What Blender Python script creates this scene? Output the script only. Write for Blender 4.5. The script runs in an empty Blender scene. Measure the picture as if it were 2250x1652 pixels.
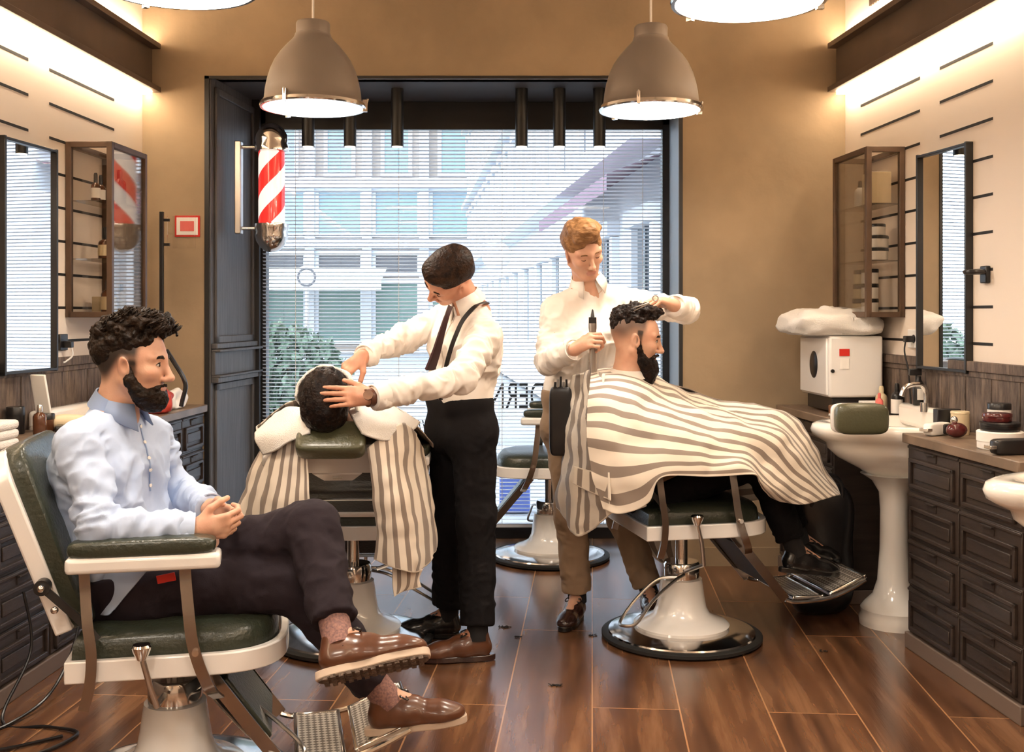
import bpy, math, random
import numpy as np
from mathutils import Vector, Matrix, Euler
R = math.radians
PI = math.pi
random.seed(7)
sc = bpy.context.scene
COL = sc.collection
# ------------------------------------------------------------------ camera, world, exposure
CAMH, FP = 1.36, 2400.0
cam_d = bpy.data.cameras.new('camera'); cam = bpy.data.objects.new('camera', cam_d); COL.objects.link(cam)
cam_d.sensor_width = 36; cam_d.lens = 36 * FP / 2250
cam_d.shift_y = -(826 - 690) / 2250
cam_d.clip_start = 0.05; cam_d.clip_end = 200
cam.location = (0, 0, CAMH); cam.rotation_euler = (R(90), 0, 0)
sc.camera = cam
vs = sc.view_settings
vs.view_transform = 'Standard'; vs.look = 'None'; vs.gamma = 1; vs.use_curve_mapping = False; vs.exposure = 0.58
wd = bpy.data.worlds.new('world'); sc.world = wd; wd.use_nodes = True
bg = wd.node_tree.nodes['Background']; bg.inputs[0].default_value = (0.80, 0.90, 1.0, 1); bg.inputs[1].default_value = 4.7
LAMP, STRIP = 32.0, 24.0
WARM = (1.0, 0.80, 0.58)
def lamp_area(name, loc, rot, sx, sy, watts, col):
    l = bpy.data.lights.new(name, 'AREA'); l.shape = 'RECTANGLE'; l.size = sx; l.size_y = sy; l.energy = watts; l.color = col
    o = bpy.data.objects.new(name, l); COL.objects.link(o); o.location = loc; o.rotation_euler = rot; return o
def at(px, py, d):
    return Vector(((px - 1125) / FP * d, d, CAMH - (py - 690) / FP * d))
# ------------------------------------------------------------------ materials
def lin(h):
    if isinstance(h, str):
        c = [int(h[i:i + 2], 16) / 255 for i in (0, 2, 4)]
        return tuple((x / 12.92 if x <= .04045 else ((x + .055) / 1.055) ** 2.4) for x in c) + (1,)
    return tuple(h) + (1,) if len(h) == 3 else tuple(h)
class NT:
    def __init__(s, name):
        s.m = bpy.data.materials.new(name); s.m.use_nodes = True; s.t = s.m.node_tree
        s.b = s.t.nodes['Principled BSDF']; s.out = s.t.nodes['Material Output']
    def n(s, typ, **kw):
        x = s.t.nodes.new(typ)
        for k, v in kw.items():
            if k in x.inputs: x.inputs[k].default_value = v
            else: setattr(x, k, v)
        return x
    def l(s, a, b): s.t.links.new(a, b)
def mat(name, col, rough=.5, metal=0, var=0, vscale=8, bump=0, bscale=60, emit=0, emitcol=None, coat=0, sheen=0, stretch=None, col2=None, spec=None, sss=0):
    m = NT(name); b = m.b
    c = lin(col)
    b.inputs['Base Color'].default_value = c; b.inputs['Roughness'].default_value = rough; b.inputs['Metallic'].default_value = metal
    if spec is not None: b.inputs['Specular IOR Level'].default_value = spec
    if coat: b.inputs['Coat Weight'].default_value = coat; b.inputs['Coat Roughness'].default_value = .08
    if sheen: b.inputs['Sheen Weight'].default_value = sheen
    if sss: b.inputs['Subsurface Weight'].default_value = sss; b.inputs['Subsurface Radius'].default_value = (.012, .004, .002); b.inputs['Subsurface Scale'].default_value = 1
    if emit: b.inputs['Emission Color'].default_value = lin(emitcol or col); b.inputs['Emission Strength'].default_value = emit
    if var or bump:
        tc = m.n('ShaderNodeTexCoord'); src = tc.outputs['Object']
        if stretch:
            mp = m.n('ShaderNodeMapping'); mp.inputs['Scale'].default_value = stretch; m.l(src, mp.inputs[0]); src = mp.outputs[0]
    if var:
        nz = m.n('ShaderNodeTexNoise', Scale=vscale, Detail=5.0); m.l(src, nz.inputs['Vector'])
        mx = m.n('ShaderNodeMix', data_type='RGBA')
        c2 = lin(col2) if col2 else tuple(x * (1 - var) for x in c[:3]) + (1,)
        mx.inputs[6].default_value = c; mx.inputs[7].default_value = c2
        mr = m.n('ShaderNodeMapRange'); mr.inputs[1].default_value = .35; mr.inputs[2].default_value = .65
        m.l(nz.outputs[0], mr.inputs[0]); m.l(mr.outputs[0], mx.inputs[0]); m.l(mx.outputs[2], b.inputs['Base Color'])
    if bump:
        nb = m.n('ShaderNodeTexNoise', Scale=bscale, Detail=3.0); m.l(src, nb.inputs['Vector'])
        bp = m.n('ShaderNodeBump', Strength=bump, Distance=.01); m.l(nb.outputs[0], bp.inputs['Height']); m.l(bp.outputs[0], b.inputs['Normal'])
    return m.m
def glass_mat(name, tint=(1, 1, 1), refl=.08, rough=.0):
    m = NT(name); m.t.nodes.remove(m.b)
    tr = m.n('ShaderNodeBsdfTransparent'); tr.inputs[0].default_value = tuple(tint) + (1,)
    gl = m.n('ShaderNodeBsdfGlossy'); gl.inputs['Roughness'].default_value = rough
    fr = m.n('ShaderNodeLayerWeight'); fr.inputs[0].default_value = .25
    ad = m.n('ShaderNodeMath', operation='MULTIPLY_ADD'); m.l(fr.outputs['Fresnel'], ad.inputs[0]); ad.inputs[1].default_value = .7; ad.inputs[2].default_value = refl - .04; ad.use_clamp = True
    mx = m.n('ShaderNodeMixShader'); m.l(ad.outputs[0], mx.inputs[0]); m.l(tr.outputs[0], mx.inputs[1]); m.l(gl.outputs[0], mx.inputs[2])
    m.l(mx.outputs[0], m.out.inputs[0]); return m.m
M = {}
M['plaster_tan'] = mat('tan_plaster', (.375, .27, .165), .75, var=.22, vscale=2.5, bump=.25, bscale=14)
M['white_wall'] = mat('warm_white_wall', (.78, .68, .58), .6)
M['ceiling'] = mat('ceiling_paint', (.62, .52, .42), .8)
M['bronze'] = mat('dark_bronze_metal', (.15, .108, .08), .45, .3, var=.25, vscale=3)
M['black_metal'] = mat('black_metal', (.012, .011, .011), .4)
M['black_slot'] = mat('black_slot', (.01, .008, .007), .7)
M['grey_panel'] = mat('grey_stained_wood_panel', (.115, .11, .112), .5, var=.35, vscale=6, stretch=(9, 9, .6), bump=.15, bscale=30)
M['header'] = mat('dark_header_paint', (.06, .052, .052), .6)
M['cab'] = mat('dark_stained_cabinet_wood', (.042, .028, .022), .42, var=.35, vscale=5, stretch=(1, 1, 8), bump=.1, bscale=40)
M['cab_dark'] = mat('dark_cabinet_recess', (.028, .018, .014), .5)
M['counter'] = mat('brown_worktop', (.235, .165, .115), .38, var=.4, vscale=6, stretch=(6, 1, 1))
M['plinth'] = mat('taupe_plinth', (.16, .115, .09), .5)
M['brass_wood'] = mat('brown_bronze_case_frame', (.11, .062, .035), .42, .2, var=.3, vscale=10)
M['white_enamel'] = mat('white_enamel', (.82, .80, .78), .18, coat=.6)
M['porcelain'] = mat('white_porcelain', (.84, .80, .74), .12, coat=.5)
M['chrome'] = mat('chrome', (.75, .73, .71), .12, 1)
M['steel'] = mat('brushed_steel', (.5, .47, .44), .3, 1)
M['leather'] = mat('dark_green_leather', (.030, .036, .024), .32, bump=.25, bscale=90, coat=.15)
M['leather_dk'] = mat('black_green_leather', (.008, .010, .009), .38, bump=.2, bscale=90)
M['leather_olive'] = mat('olive_leather', (.075, .075, .04), .3, bump=.2, bscale=90, coat=.2)
M['strap'] = mat('dark_chrome', (.34, .30, .27), .2, 1)
M['rubber'] = mat('black_rubber', (.012, .012, .012), .6)
M['lamp_metal'] = mat('grey_lamp_metal', (.27, .235, .21), .38, .35)
M['lamp_white'] = mat('lamp_diffuser', (1, .95, .88), .5, emit=LAMP, emitcol=(1.0, .88, .74))
M['strip'] = mat('led_strip_diffuser', (1, .9, .75), .5, emit=STRIP, emitcol=(1.0, .80, .57))
M['spot_glow'] = mat('spot_lens', (1, .9, .8), .5, emit=3, emitcol=(1.0, .82, .6))
M['mirror'] = mat('mirror_glass', (.93, .94, .94), .0, 1)
M['glass'] = glass_mat('clear_glass', (1, 1, 1), .07)
M['case_glass'] = glass_mat('display_case_glass', (.93, .91, .88), .09)
M['win_glass'] = glass_mat('window_glass', (.97, .99, 1), .05)
M['slat'] = mat('white_blind_slat', (.72, .75, .80), .4)
M['white'] = mat('white_paint', (.8, .78, .75), .4)
M['paper'] = mat('white_paper', (.85, .82, .78), .7)
M['red'] = mat('red_paint', (.62, .03, .02), .3)
M['redbag'] = mat('red_bag', (.5, .05, .03), .5)
M['pink'] = mat('pink_plastic', (.75, .16, .14), .35)
M['cream'] = mat('cream_plastic', (.70, .58, .38), .4)
M['amber'] = mat('amber_glass', (.10, .035, .015), .12, coat=.5)
M['black_plastic'] = mat('black_plastic', (.012, .011, .012), .3)
M['darkred'] = mat('dark_red_jar', (.09, .012, .012), .2, coat=.4)
M['copper'] = mat('copper_bowl', (.75, .28, .14), .25, 1)
M['wood_brown'] = mat('brown_turned_wood', (.25, .11, .05), .4, var=.4, vscale=20)
M['towel'] = mat('white_terry_towel', (.84, .80, .75), .95, bump=.6, bscale=260)
M['facade_w'] = mat('pale_stone_facade', (.62, .63, .66), .9, var=.1, vscale=1)
M['facade_b'] = mat('cool_white_facade', (.70, .72, .76), .9, var=.08, vscale=1)
M['facade_t'] = mat('buff_stone_facade', (.36, .30, .255), .9, var=.1, vscale=1)
M['win_c'] = mat('pale_cyan_window', (.20, .31, .38), .25)
M['win_d'] = mat('dark_window_glass', (.06, .07, .08), .15)
M['shutter'] = mat('grey_shutter', (.09, .088, .095), .6)
M['green_shop'] = mat('green_shop_front', (.12, .20, .17), .5)
M['leafm'] = mat('green_leaves', (.05, .09, .055), .6, var=.5, vscale=30, col2=(.13, .19, .13))
M['asphalt'] = mat('grey_paving', (.30, .31, .33), .8, var=.2, vscale=2)
M['purple'] = mat('purple_awning_cloth', (.16, .09, .125), .7)
M['blue'] = mat('blue_crate', (.06, .10, .35), .5)
M['hairbit'] = mat('hair_clippings', (.01, .008, .007), .8)
def wood_floor():
    m = NT('wood_plank_tile_floor'); b = m.b
    tc = m.n('ShaderNodeTexCoord'); mp = m.n('ShaderNodeMapping'); m.l(tc.outputs['Object'], mp.inputs[0])
    mp.inputs['Rotation'].default_value = (0, 0, R(94.2)); mp.inputs['Location'].default_value = (0.35, 0.0, 0)
    br = m.n('ShaderNodeTexBrick', Scale=1.0); m.l(mp.outputs[0], br.inputs['Vector'])
    br.inputs['Color1'].default_value = (.15, .15, .15, 1); br.inputs['Color2'].default_value = (.85, .85, .85, 1); br.inputs['Mortar'].default_value = (0, 0, 0, 1)
    br.inputs['Mortar Size'].default_value = .0028; br.inputs['Brick Width'].default_value = 1.45; br.inputs['Row Height'].default_value = .30
    br.offset = .37; br.inputs['Mortar Smooth'].default_value = .1
    mp2 = m.n('ShaderNodeMapping'); mp2.inputs['Scale'].default_value = (.8, 8, 1); m.l(mp.outputs[0], mp2.inputs[0])
    ad = m.n('ShaderNodeVectorMath', operation='ADD'); m.l(mp2.outputs[0], ad.inputs[0])
    sc_ = m.n('ShaderNodeVectorMath', operation='SCALE'); sc_.inputs['Scale'].default_value = 13.0; m.l(br.outputs['Color'], sc_.inputs[0]); m.l(sc_.outputs[0], ad.inputs[1])
    nz = m.n('ShaderNodeTexNoise', Scale=1.6, Detail=5.0, Roughness=.55, Distortion=.25); m.l(ad.outputs[0], nz.inputs['Vector'])
    cr = m.n('ShaderNodeValToRGB'); m.l(nz.outputs[0], cr.inputs[0])
    e = cr.color_ramp.elements
    e[0].position = .33; e[0].color = (.070, .031, .016, 1); e[1].position = .68; e[1].color = (.225, .112, .055, 1)
    x = cr.color_ramp.elements.new(.5); x.color = (.130, .058, .028, 1)
    mx = m.n('ShaderNodeMix', data_type='RGBA'); m.l(br.outputs['Fac'], mx.inputs[0]); m.l(cr.outputs[0], mx.inputs[6]); mx.inputs[7].default_value = (.38, .20, .095, 1)
    m.l(mx.outputs[2], b.inputs['Base Color'])
    b.inputs['Roughness'].default_value = .22; b.inputs['Specular IOR Level'].default_value = .8; b.inputs['Coat Weight'].default_value = .1; b.inputs['Coat Roughness'].default_value = .12
    nb = m.n('ShaderNodeTexNoise', Scale=5.0, Detail=4.0); m.l(mp2.outputs[0], nb.inputs['Vector'])
    bp = m.n('ShaderNodeBump', Strength=.07, Distance=.01); m.l(nb.outputs[0], bp.inputs['Height']); m.l(bp.outputs[0], b.inputs['Normal'])
    return m.m
M['floor'] = wood_floor()
def wainscot_mat():
    m = NT('weathered_dark_wainscot'); b = m.b
    tc = m.n('ShaderNodeTexCoord'); mp = m.n('ShaderNodeMapping'); mp.inputs['Scale'].default_value = (1, 14, 2.2); m.l(tc.outputs['Object'], mp.inputs[0])
    nz = m.n('ShaderNodeTexNoise', Scale=3.0, Detail=7.0, Roughness=.7); m.l(mp.outputs[0], nz.inputs['Vector'])
    cr = m.n('ShaderNodeValToRGB'); m.l(nz.outputs[0], cr.inputs[0]); e = cr.color_ramp.elements
    e[0].position = .35; e[0].color = (.035, .022, .016, 1); e[1].position = .68; e[1].color = (.20, .145, .11, 1)
    m.l(cr.outputs[0], b.inputs['Base Color']); b.inputs['Roughness'].default_value = .6
    bp = m.n('ShaderNodeBump', Strength=.4, Distance=.01); m.l(nz.outputs[0], bp.inputs['Height']); m.l(bp.outputs[0], b.inputs['Normal'])
    return m.m
M['wainscot'] = wainscot_mat()
def stripe_mat(name, period=.062, light=(.72, .64, .54), dark=(.235, .185, .15), width=.42):
    m = NT(name); b = m.b
    uv = m.n('ShaderNodeUVMap'); sp = m.n('ShaderNodeSeparateXYZ'); m.l(uv.outputs[0], sp.inputs[0])
    mu = m.n('ShaderNodeMath', operation='MULTIPLY'); m.l(sp.outputs[1], mu.inputs[0]); mu.inputs[1].default_value = 1 / period
    fr = m.n('ShaderNodeMath', operation='FRACT'); m.l(mu.outputs[0], fr.inputs[0])
    lt = m.n('ShaderNodeMath', operation='LESS_THAN'); m.l(fr.outputs[0], lt.inputs[0]); lt.inputs[1].default_value = width
    hem = m.n('ShaderNodeMath', operation='GREATER_THAN'); m.l(sp.outputs[0], hem.inputs[0]); hem.inputs[1].default_value = 0.0
    mm = m.n('ShaderNodeMath', operation='MULTIPLY'); m.l(lt.outputs[0], mm.inputs[0]); m.l(hem.outputs[0], mm.inputs[1])
    mx = m.n('ShaderNodeMix', data_type='RGBA'); m.l(mm.outputs[0], mx.inputs[0]); mx.inputs[6].default_value = light + (1,); mx.inputs[7].default_value = dark + (1,)
    m.l(mx.outputs[2], b.inputs['Base Color']); b.inputs['Roughness'].default_value = .65; b.inputs['Sheen Weight'].default_value = .2
    return m.m
M['cape'] = stripe_mat('striped_cape_cloth')
# ------------------------------------------------------------------ object helpers
def tag(o, label=None, cat=None, group=None, kind=None):
    if label: o['label'] = label
    if cat: o['category'] = cat
    if group: o['group'] = group
    if kind: o['kind'] = kind
    return o
def thing(name, label, cat, loc=(0, 0, 0), rz=0, group=None):
    o = bpy.data.objects.new(name, None); COL.objects.link(o); o.empty_display_size = .05
    o.location = loc; o.rotation_euler = (0, 0, rz)
    return tag(o, label, cat, group)
def dup(root, loc, rz=None, label=None):
    r = root.copy(); COL.objects.link(r); r.location = loc
    if rz is not None: r.rotation_euler = (0, 0, rz)
    if label: r['label'] = label
    for ch in list(root.children):
        c = ch.copy(); COL.objects.link(c); c.parent = r
        for g in list(ch.children):
            d = g.copy(); COL.objects.link(d); d.parent = c
    return r
class MB:
    def __init__(s): s.v = []; s.f = []; s.mi = []; s.m = 0; s.uv = None
    def add(s, vs_, fs):
        o = len(s.v); s.v += [tuple(v) for v in vs_]; s.f += [tuple(i + o for i in f) for f in fs]; s.mi += [s.m] * len(fs); return s
    def box(s, c, d, rot=None, mtx=None):
        x, y, z = d[0] / 2, d[1] / 2, d[2] / 2
        vs_ = [Vector(p) for p in ((-x, -y, -z), (x, -y, -z), (x, y, -z), (-x, y, -z), (-x, -y, z), (x, -y, z), (x, y, z), (-x, y, z))]
        if rot: E = Euler(rot).to_matrix(); vs_ = [E @ v for v in vs_]
        vs_ = [v + Vector(c) for v in vs_]
        if mtx: vs_ = [mtx @ v for v in vs_]
        return s.add(vs_, [(0, 3, 2, 1), (4, 5, 6, 7), (0, 1, 5, 4), (1, 2, 6, 5), (2, 3, 7, 6), (3, 0, 4, 7)])
    def cyl(s, a, b, r0, r1=None, n=20, cap=True):
        return s.tube([a, b], [r0, r0 if r1 is None else r1], n, cap)
    def tube(s, pts, r, n=10, cap=True, closed=False, flat=None, up=None):
        pts = [Vector(p) for p in pts]; k = len(pts)
        rr = r if isinstance(r, (list, tuple)) else [r] * k
        vs_ = []; prev = None
        for i, p in enumerate(pts):
            if closed: t = pts[(i + 1) % k] - pts[i - 1]
            else: t = pts[min(i + 1, k - 1)] - pts[max(i - 1, 0)]
            t.normalize()
            if up: u = Vector(up) - Vector(up).dot(t) * t; u.normalize()
            elif prev is None:
                u = Vector((0, 0, 1)) if abs(t.z) < .9 else Vector((1, 0, 0)); u = (u - u.dot(t) * t).normalized()
            else: u = (prev - prev.dot(t) * t).normalized()
            prev = u; w = t.cross(u)
            for j in range(n):
                a = 2 * PI * (j + (.5 if flat else 0)) / n
                vs_.append(p + rr[i] * (math.cos(a) * u + (flat or 1) * math.sin(a) * w))
        fs = []
        for i in range(k if closed else k - 1):
            for j in range(n):
                a0 = i * n + j; a1 = i * n + (j + 1) % n; b0 = ((i + 1) % k) * n + j; b1 = ((i + 1) % k) * n + (j + 1) % n
                fs.append((a0, a1, b1, b0))
        if cap and not closed: fs.append(tuple(range(n - 1, -1, -1))); fs.append(tuple((k - 1) * n + j for j in range(n)))
        return s.add(vs_, fs)
    def lathe(s, prof, c=(0, 0, 0), n=40, sx=1, sy=1, mtx=None, cap=True):
        vs_ = []; fs = []; k = len(prof)
        for (r, z) in prof:
            for j in range(n):
                a = 2 * PI * j / n; v = Vector((c[0] + sx * r * math.cos(a), c[1] + sy * r * math.sin(a), c[2] + z)); vs_.append(mtx @ v if mtx else v)
        for i in range(k - 1):
            for j in range(n):
                fs.append((i * n + j, i * n + (j + 1) % n, (i + 1) * n + (j + 1) % n, (i + 1) * n + j))
        if cap and prof[0][0] > 1e-6: fs.append(tuple(range(n - 1, -1, -1)))
        if cap and prof[-1][0] > 1e-6: fs.append(tuple((k - 1) * n + j for j in range(n)))
        return s.add(vs_, fs)
    def ball(s, c, r, n=16, mtx=None):
        rx, ry, rz = r if isinstance(r, (tuple, list)) else (r, r, r)
        prof = [(math.sin(PI * i / n), -math.cos(PI * i / n)) for i in range(n + 1)]
        vs_ = []; fs = []; q = n * 2
        for (a, z) in prof:
            for j in range(q):
                v = Vector((c[0] + rx * a * math.cos(2 * PI * j / q), c[1] + ry * a * math.sin(2 * PI * j / q), c[2] + rz * z)); vs_.append(mtx @ v if mtx else v)
        for i in range(n):
            for j in range(q): fs.append((i * q + j, i * q + (j + 1) % q, (i + 1) * q + (j + 1) % q, (i + 1) * q + j))
        return s.add(vs_, fs)
    def prism(s, poly, z0, z1, mtx=None):
        k = len(poly); vs_ = [Vector((p[0], p[1], z0)) for p in poly] + [Vector((p[0], p[1], z1)) for p in poly]
        if mtx: vs_ = [mtx @ v for v in vs_]
        fs = [(i, (i + 1) % k, k + (i + 1) % k, k + i) for i in range(k)] + [tuple(range(k - 1, -1, -1)), tuple(range(k, 2 * k))]
        return s.add(vs_, fs)
    def ring(s, poly, inner, z0, z1):
        k = len(poly); vs_ = [Vector((p[0], p[1], z)) for z in (z0, z1) for P in (poly, inner) for p in P]
        fs = []
        for i in range(k):
            j = (i + 1) % k; o0, n0, o1, n1 = i, k + i, 2 * k + i, 3 * k + i; O0, N0, O1, N1 = j, k + j, 2 * k + j, 3 * k + j
            fs += [(o0, O0, O1, o1), (n0, n1, N1, N0), (o1, O1, N1, n1), (o0, n0, N0, O0)]
        return s.add(vs_, fs)
    def build(s, name, mats, parent=None, bevel=0, smooth=40, sub=0, seg=2):
        me = bpy.data.meshes.new(name); me.from_pydata(s.v, [], s.f)
        for m_ in (mats if isinstance(mats, (list, tuple)) else [mats]): me.materials.append(M[m_] if isinstance(m_, str) else m_)
        me.polygons.foreach_set('material_index', s.mi); me.update()
        if smooth is not None:
            me.polygons.foreach_set('use_smooth', [True] * len(s.f))
            if not sub: me.set_sharp_from_angle(angle=R(smooth))
        o = bpy.data.objects.new(name, me); COL.objects.link(o)
        if parent is not None: o.parent = parent
        if bevel:
            bv = o.modifiers.new('bevel', 'BEVEL'); bv.width = bevel; bv.segments = seg; bv.limit_method = 'ANGLE'; bv.angle_limit = R(35); bv.harden_normals = False
        if sub:
            sb = o.modifiers.new('sub', 'SUBSURF'); sb.levels = sub; sb.render_levels = sub
        return o
def struct(o): o['kind'] = 'structure'; return o
def smooth_path(pts, n=8):
    pts = [Vector(p) for p in pts]; out = []
    for i in range(len(pts) - 1):
        p0 = pts[max(i - 1, 0)]; p1 = pts[i]; p2 = pts[i + 1]; p3 = pts[min(i + 2, len(pts) - 1)]
        for k in range(n):
            t = k / n
            out.append(.5 * ((2 * p1) + (p2 - p0) * t + (2 * p0 - 5 * p1 + 4 * p2 - p3) * t * t + (3 * p1 - p0 - 3 * p2 + p3) * t ** 3))
    out.append(pts[-1]); return out
def text_obj(name, s, size, mtx, m, parent=None, ext=.001):
    cu = bpy.data.curves.new(name, 'FONT'); cu.body = s; cu.size = size; cu.extrude = ext; cu.align_x = 'LEFT'
    tmp = bpy.data.objects.new(name + '_src', cu); COL.objects.link(tmp)
    bpy.context.view_layer.update()
    me = bpy.data.meshes.new_from_object(tmp.evaluated_get(bpy.context.evaluated_depsgraph_get()))
    bpy.data.objects.remove(tmp); me.materials.clear(); me.materials.append(M[m])
    me.transform(mtx)
    o = bpy.data.objects.new(name, me); COL.objects.link(o)
    if parent is not None: o.parent = parent
    return o
# ------------------------------------------------------------------ setting: room shell
YB, YW = 5.91, 6.65          # back wall plane, shop window plane
HC = 3.32
def xl(y): return -2.307 + .052 * y       # left wall line
def xr(y): return 2.282 - .081 * y        # right wall line
YN = -3.4
def prism_obj(name, pts, z0, z1, m):
    return MB().prism(pts, z0, z1).build(name, m, smooth=None)
T = .15
struct(prism_obj('floor', [(-2.8, YN - .2), (3.0, YN - .2), (3.0, YW + .14), (-2.8, YW + .14)], -.12, 0, 'floor'))
struct(prism_obj('ceiling', [(-2.8, YN - .2), (3.0, YN - .2), (3.0, YB + .16), (-2.8, YB + .16)], HC, HC + .12, 'ceiling'))
wl = struct(prism_obj('wall_left', [(xl(YN), YN), (xl(YB), YB), (xl(YB) - T, YB), (xl(YN) - T, YN)], 0, HC, 'white_wall'))
wr = struct(prism_obj('wall_right', [(xr(YN), YN), (xr(YN) + T, YN), (xr(YB) + T, YB), (xr(YB), YB)], 0, HC, 'white_wall'))
struct(prism_obj('wall_front', [(-2.8, YN - .15), (3.0, YN - .15), (3.0, YN), (-2.8, YN)], 0, HC, 'white_wall'))
X0, X1, ZT = -1.662, .923, 2.648
b = MB().box(((xl(YB) - .2 + X0) / 2, YB + .075, HC / 2), (X0 - xl(YB) + .2, .15, HC)).box(((xr(YB) + .2 + X1) / 2, YB + .075, HC / 2), (xr(YB) + .2 - X1, .15, HC))
b.box(((X0 + X1) / 2, YB + .075, (HC + ZT) / 2), (X1 - X0, .15, HC - ZT))
wb = struct(b.build('wall_back', 'plaster_tan', smooth=None))
b = MB().box((X0 + .012, YB - .002, ZT / 2), (.024, .012, ZT)).box((X1 - .010, YB - .002, ZT / 2), (.020, .012, ZT)).box(((X0 + X1) / 2, YB - .002, ZT - .008), (X1 - X0, .012, .016))
struct(b.build('trim_1', 'black_metal', smooth=None))
# recess lining
XWL, XWR = -1.555, .955
b = MB(); b.prism([(X0 - .01, YB + .15), (X0, YB + .004), (X0 + .03, YB + .004), (XWL, YW - .02), (XWL - .2, YW - .02)], 0, ZT)
rev = struct(b.build('trim_2', 'grey_panel', smooth=None))
dv = Vector((XWL - X0 - .03, YW - .02 - YB - .004, 0)); dl = dv.length; dv.normalize()
ang = math.atan2(dv.y, dv.x); org = Vector((X0 + .03, YB + .004, 0))
mt = Matrix.Translation(org) @ Matrix.Rotation(ang, 4, 'Z')      # local x along reveal, -y into room
b = MB()
for z0, z1 in ((.10, .98), (1.20, 2.60)):                         # framed panels
    for (c, d) in (((dl / 2, -.008, z0 + .02), (dl - .1, .016, .04)), ((dl / 2, -.008, z1 - .02), (dl - .1, .016, .04)), ((.07, -.008, (z0 + z1) / 2), (.04, .016, z1 - z0)), ((dl - .07, -.008, (z0 + z1) / 2), (.04, .016, z1 - z0))):
        b.box(c, d, mtx=mt)
for z, t_, dp in ((1.185, .03, .035), (1.09, .13, .022), (1.00, .03, .04), (1.16, .015, .05), (1.02, .012, .05)):
    b.box((dl / 2, -dp / 2, z), (dl - .02, dp, t_), mtx=mt)
o = b.build('moulding', 'grey_panel', rev, bevel=.004)
struct(prism_obj('trim_3', [(X1, YB + .004), (X1 + .12, YB + .15), (XWR + .16, YW - .02), (XWR, YW - .02)], 0, ZT, mat('blue_grey_reveal', (.26, .29, .33), .4)))
struct(MB().box(((XWL + XWR) / 2, (YB + YW) / 2 + .09, ZT + .06), (XWR - XWL + .5, YW - YB, .12)).build('trim_4', 'header', smooth=None))
# shop window: black frame and glass
b = MB(); zt = 2.505
b.box(((XWL + XWR) / 2, YW + .02, (zt + ZT) / 2), (XWR - XWL + .2, .09, ZT - zt))
b.box(((XWL + XWR) / 2, YW + .02, .035), (XWR - XWL + .2, .09, .07))
b.box((XWL + .02, YW + .02, ZT / 2), (.085, .09, ZT)).box((XWR - .02, YW + .02, ZT / 2), (.045, .09, ZT))
win = struct(b.build('window_1', 'black_metal', bevel=.003))
g = MB().box(((XWL + XWR) / 2, YW + .03, (zt + .07) / 2), (XWR - XWL - .06, .008, zt - .07)).build('glass_pane', 'win_glass', win, smooth=None)
def mirrored(px, py, w, d=YW + .018):      # window lettering reads from the street: mirrored from inside
    p = at(px, py, d); return Matrix.Translation(p) @ Matrix.Rotation(PI, 4, 'Z') @ Matrix.Rotation(R(90), 4, 'X') @ Matrix.Diagonal((w, 1, 1, 1))
text_obj('lettering', 'MODERNE', .235, mirrored(1277, 898, .57), 'black_metal', win)
text_obj('lettering', 'WA', .13, mirrored(952, 955, .5), 'black_metal', win)
MB().box(tuple(at(888, 897, YW + .017)), (.26, .002, .010)).build('lettering_rule', 'black_metal', win, smooth=None)
# left reveal end frame
struct(MB().box((XWL + .012, YW - .07, ZT / 2), (.05, .04, ZT)).build('trim_5', 'black_metal', smooth=None))
# venetian blind
bl = thing('venetian_blind', 'white venetian blind with open slats across the shop window', 'blind')
b = MB(); zz = zt - .05; ys = YW - .075; xa, xb = XWL + .055, XWR - .05
while zz > .10:
    b.add([(xa, ys - .0125, zz + .0015), (xb, ys - .0125, zz + .0015), (xb, ys, zz + .004), (xa, ys, zz + .004), (xb, ys + .0125, zz - .0035), (xa, ys + .0125, zz - .0035)], [(0, 1, 2, 3), (3, 2, 4, 5)])
    zz -= .0222
sl = b.build('slats', 'slat', bl, smooth=None)
MB().box(((xa + xb) / 2, ys, zt - .02), (xb - xa, .04, .035)).build('headrail', 'black_metal', bl)
MB().box(((xa + xb) / 2, ys, .088), (xb - xa, .03, .018)).build('bottom_rail', 'slat', bl)
for x in (xa + .2, xa + .82, xa + 1.44, xa + 2.05, xb - .12):
    MB().cyl((x, ys - .014, .09), (x, ys - .014, zt - .03), .0016, n=6).build('ladder_cord', 'white', bl)
# side-wall frames: local x = into the room, local y along the wall
RZL, RZR = -math.atan(.052), PI + math.atan(.081)
def wall_at(side, y, z=0): return ((xl(y) if side == 'L' else xr(y)), y, z)
def rz(side): return RZL if side == 'L' else RZR
def wmat(side, y, z=0): return Matrix.Translation(wall_at(side, y, z)) @ Matrix.Rotation(rz(side), 4, 'Z')
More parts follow.
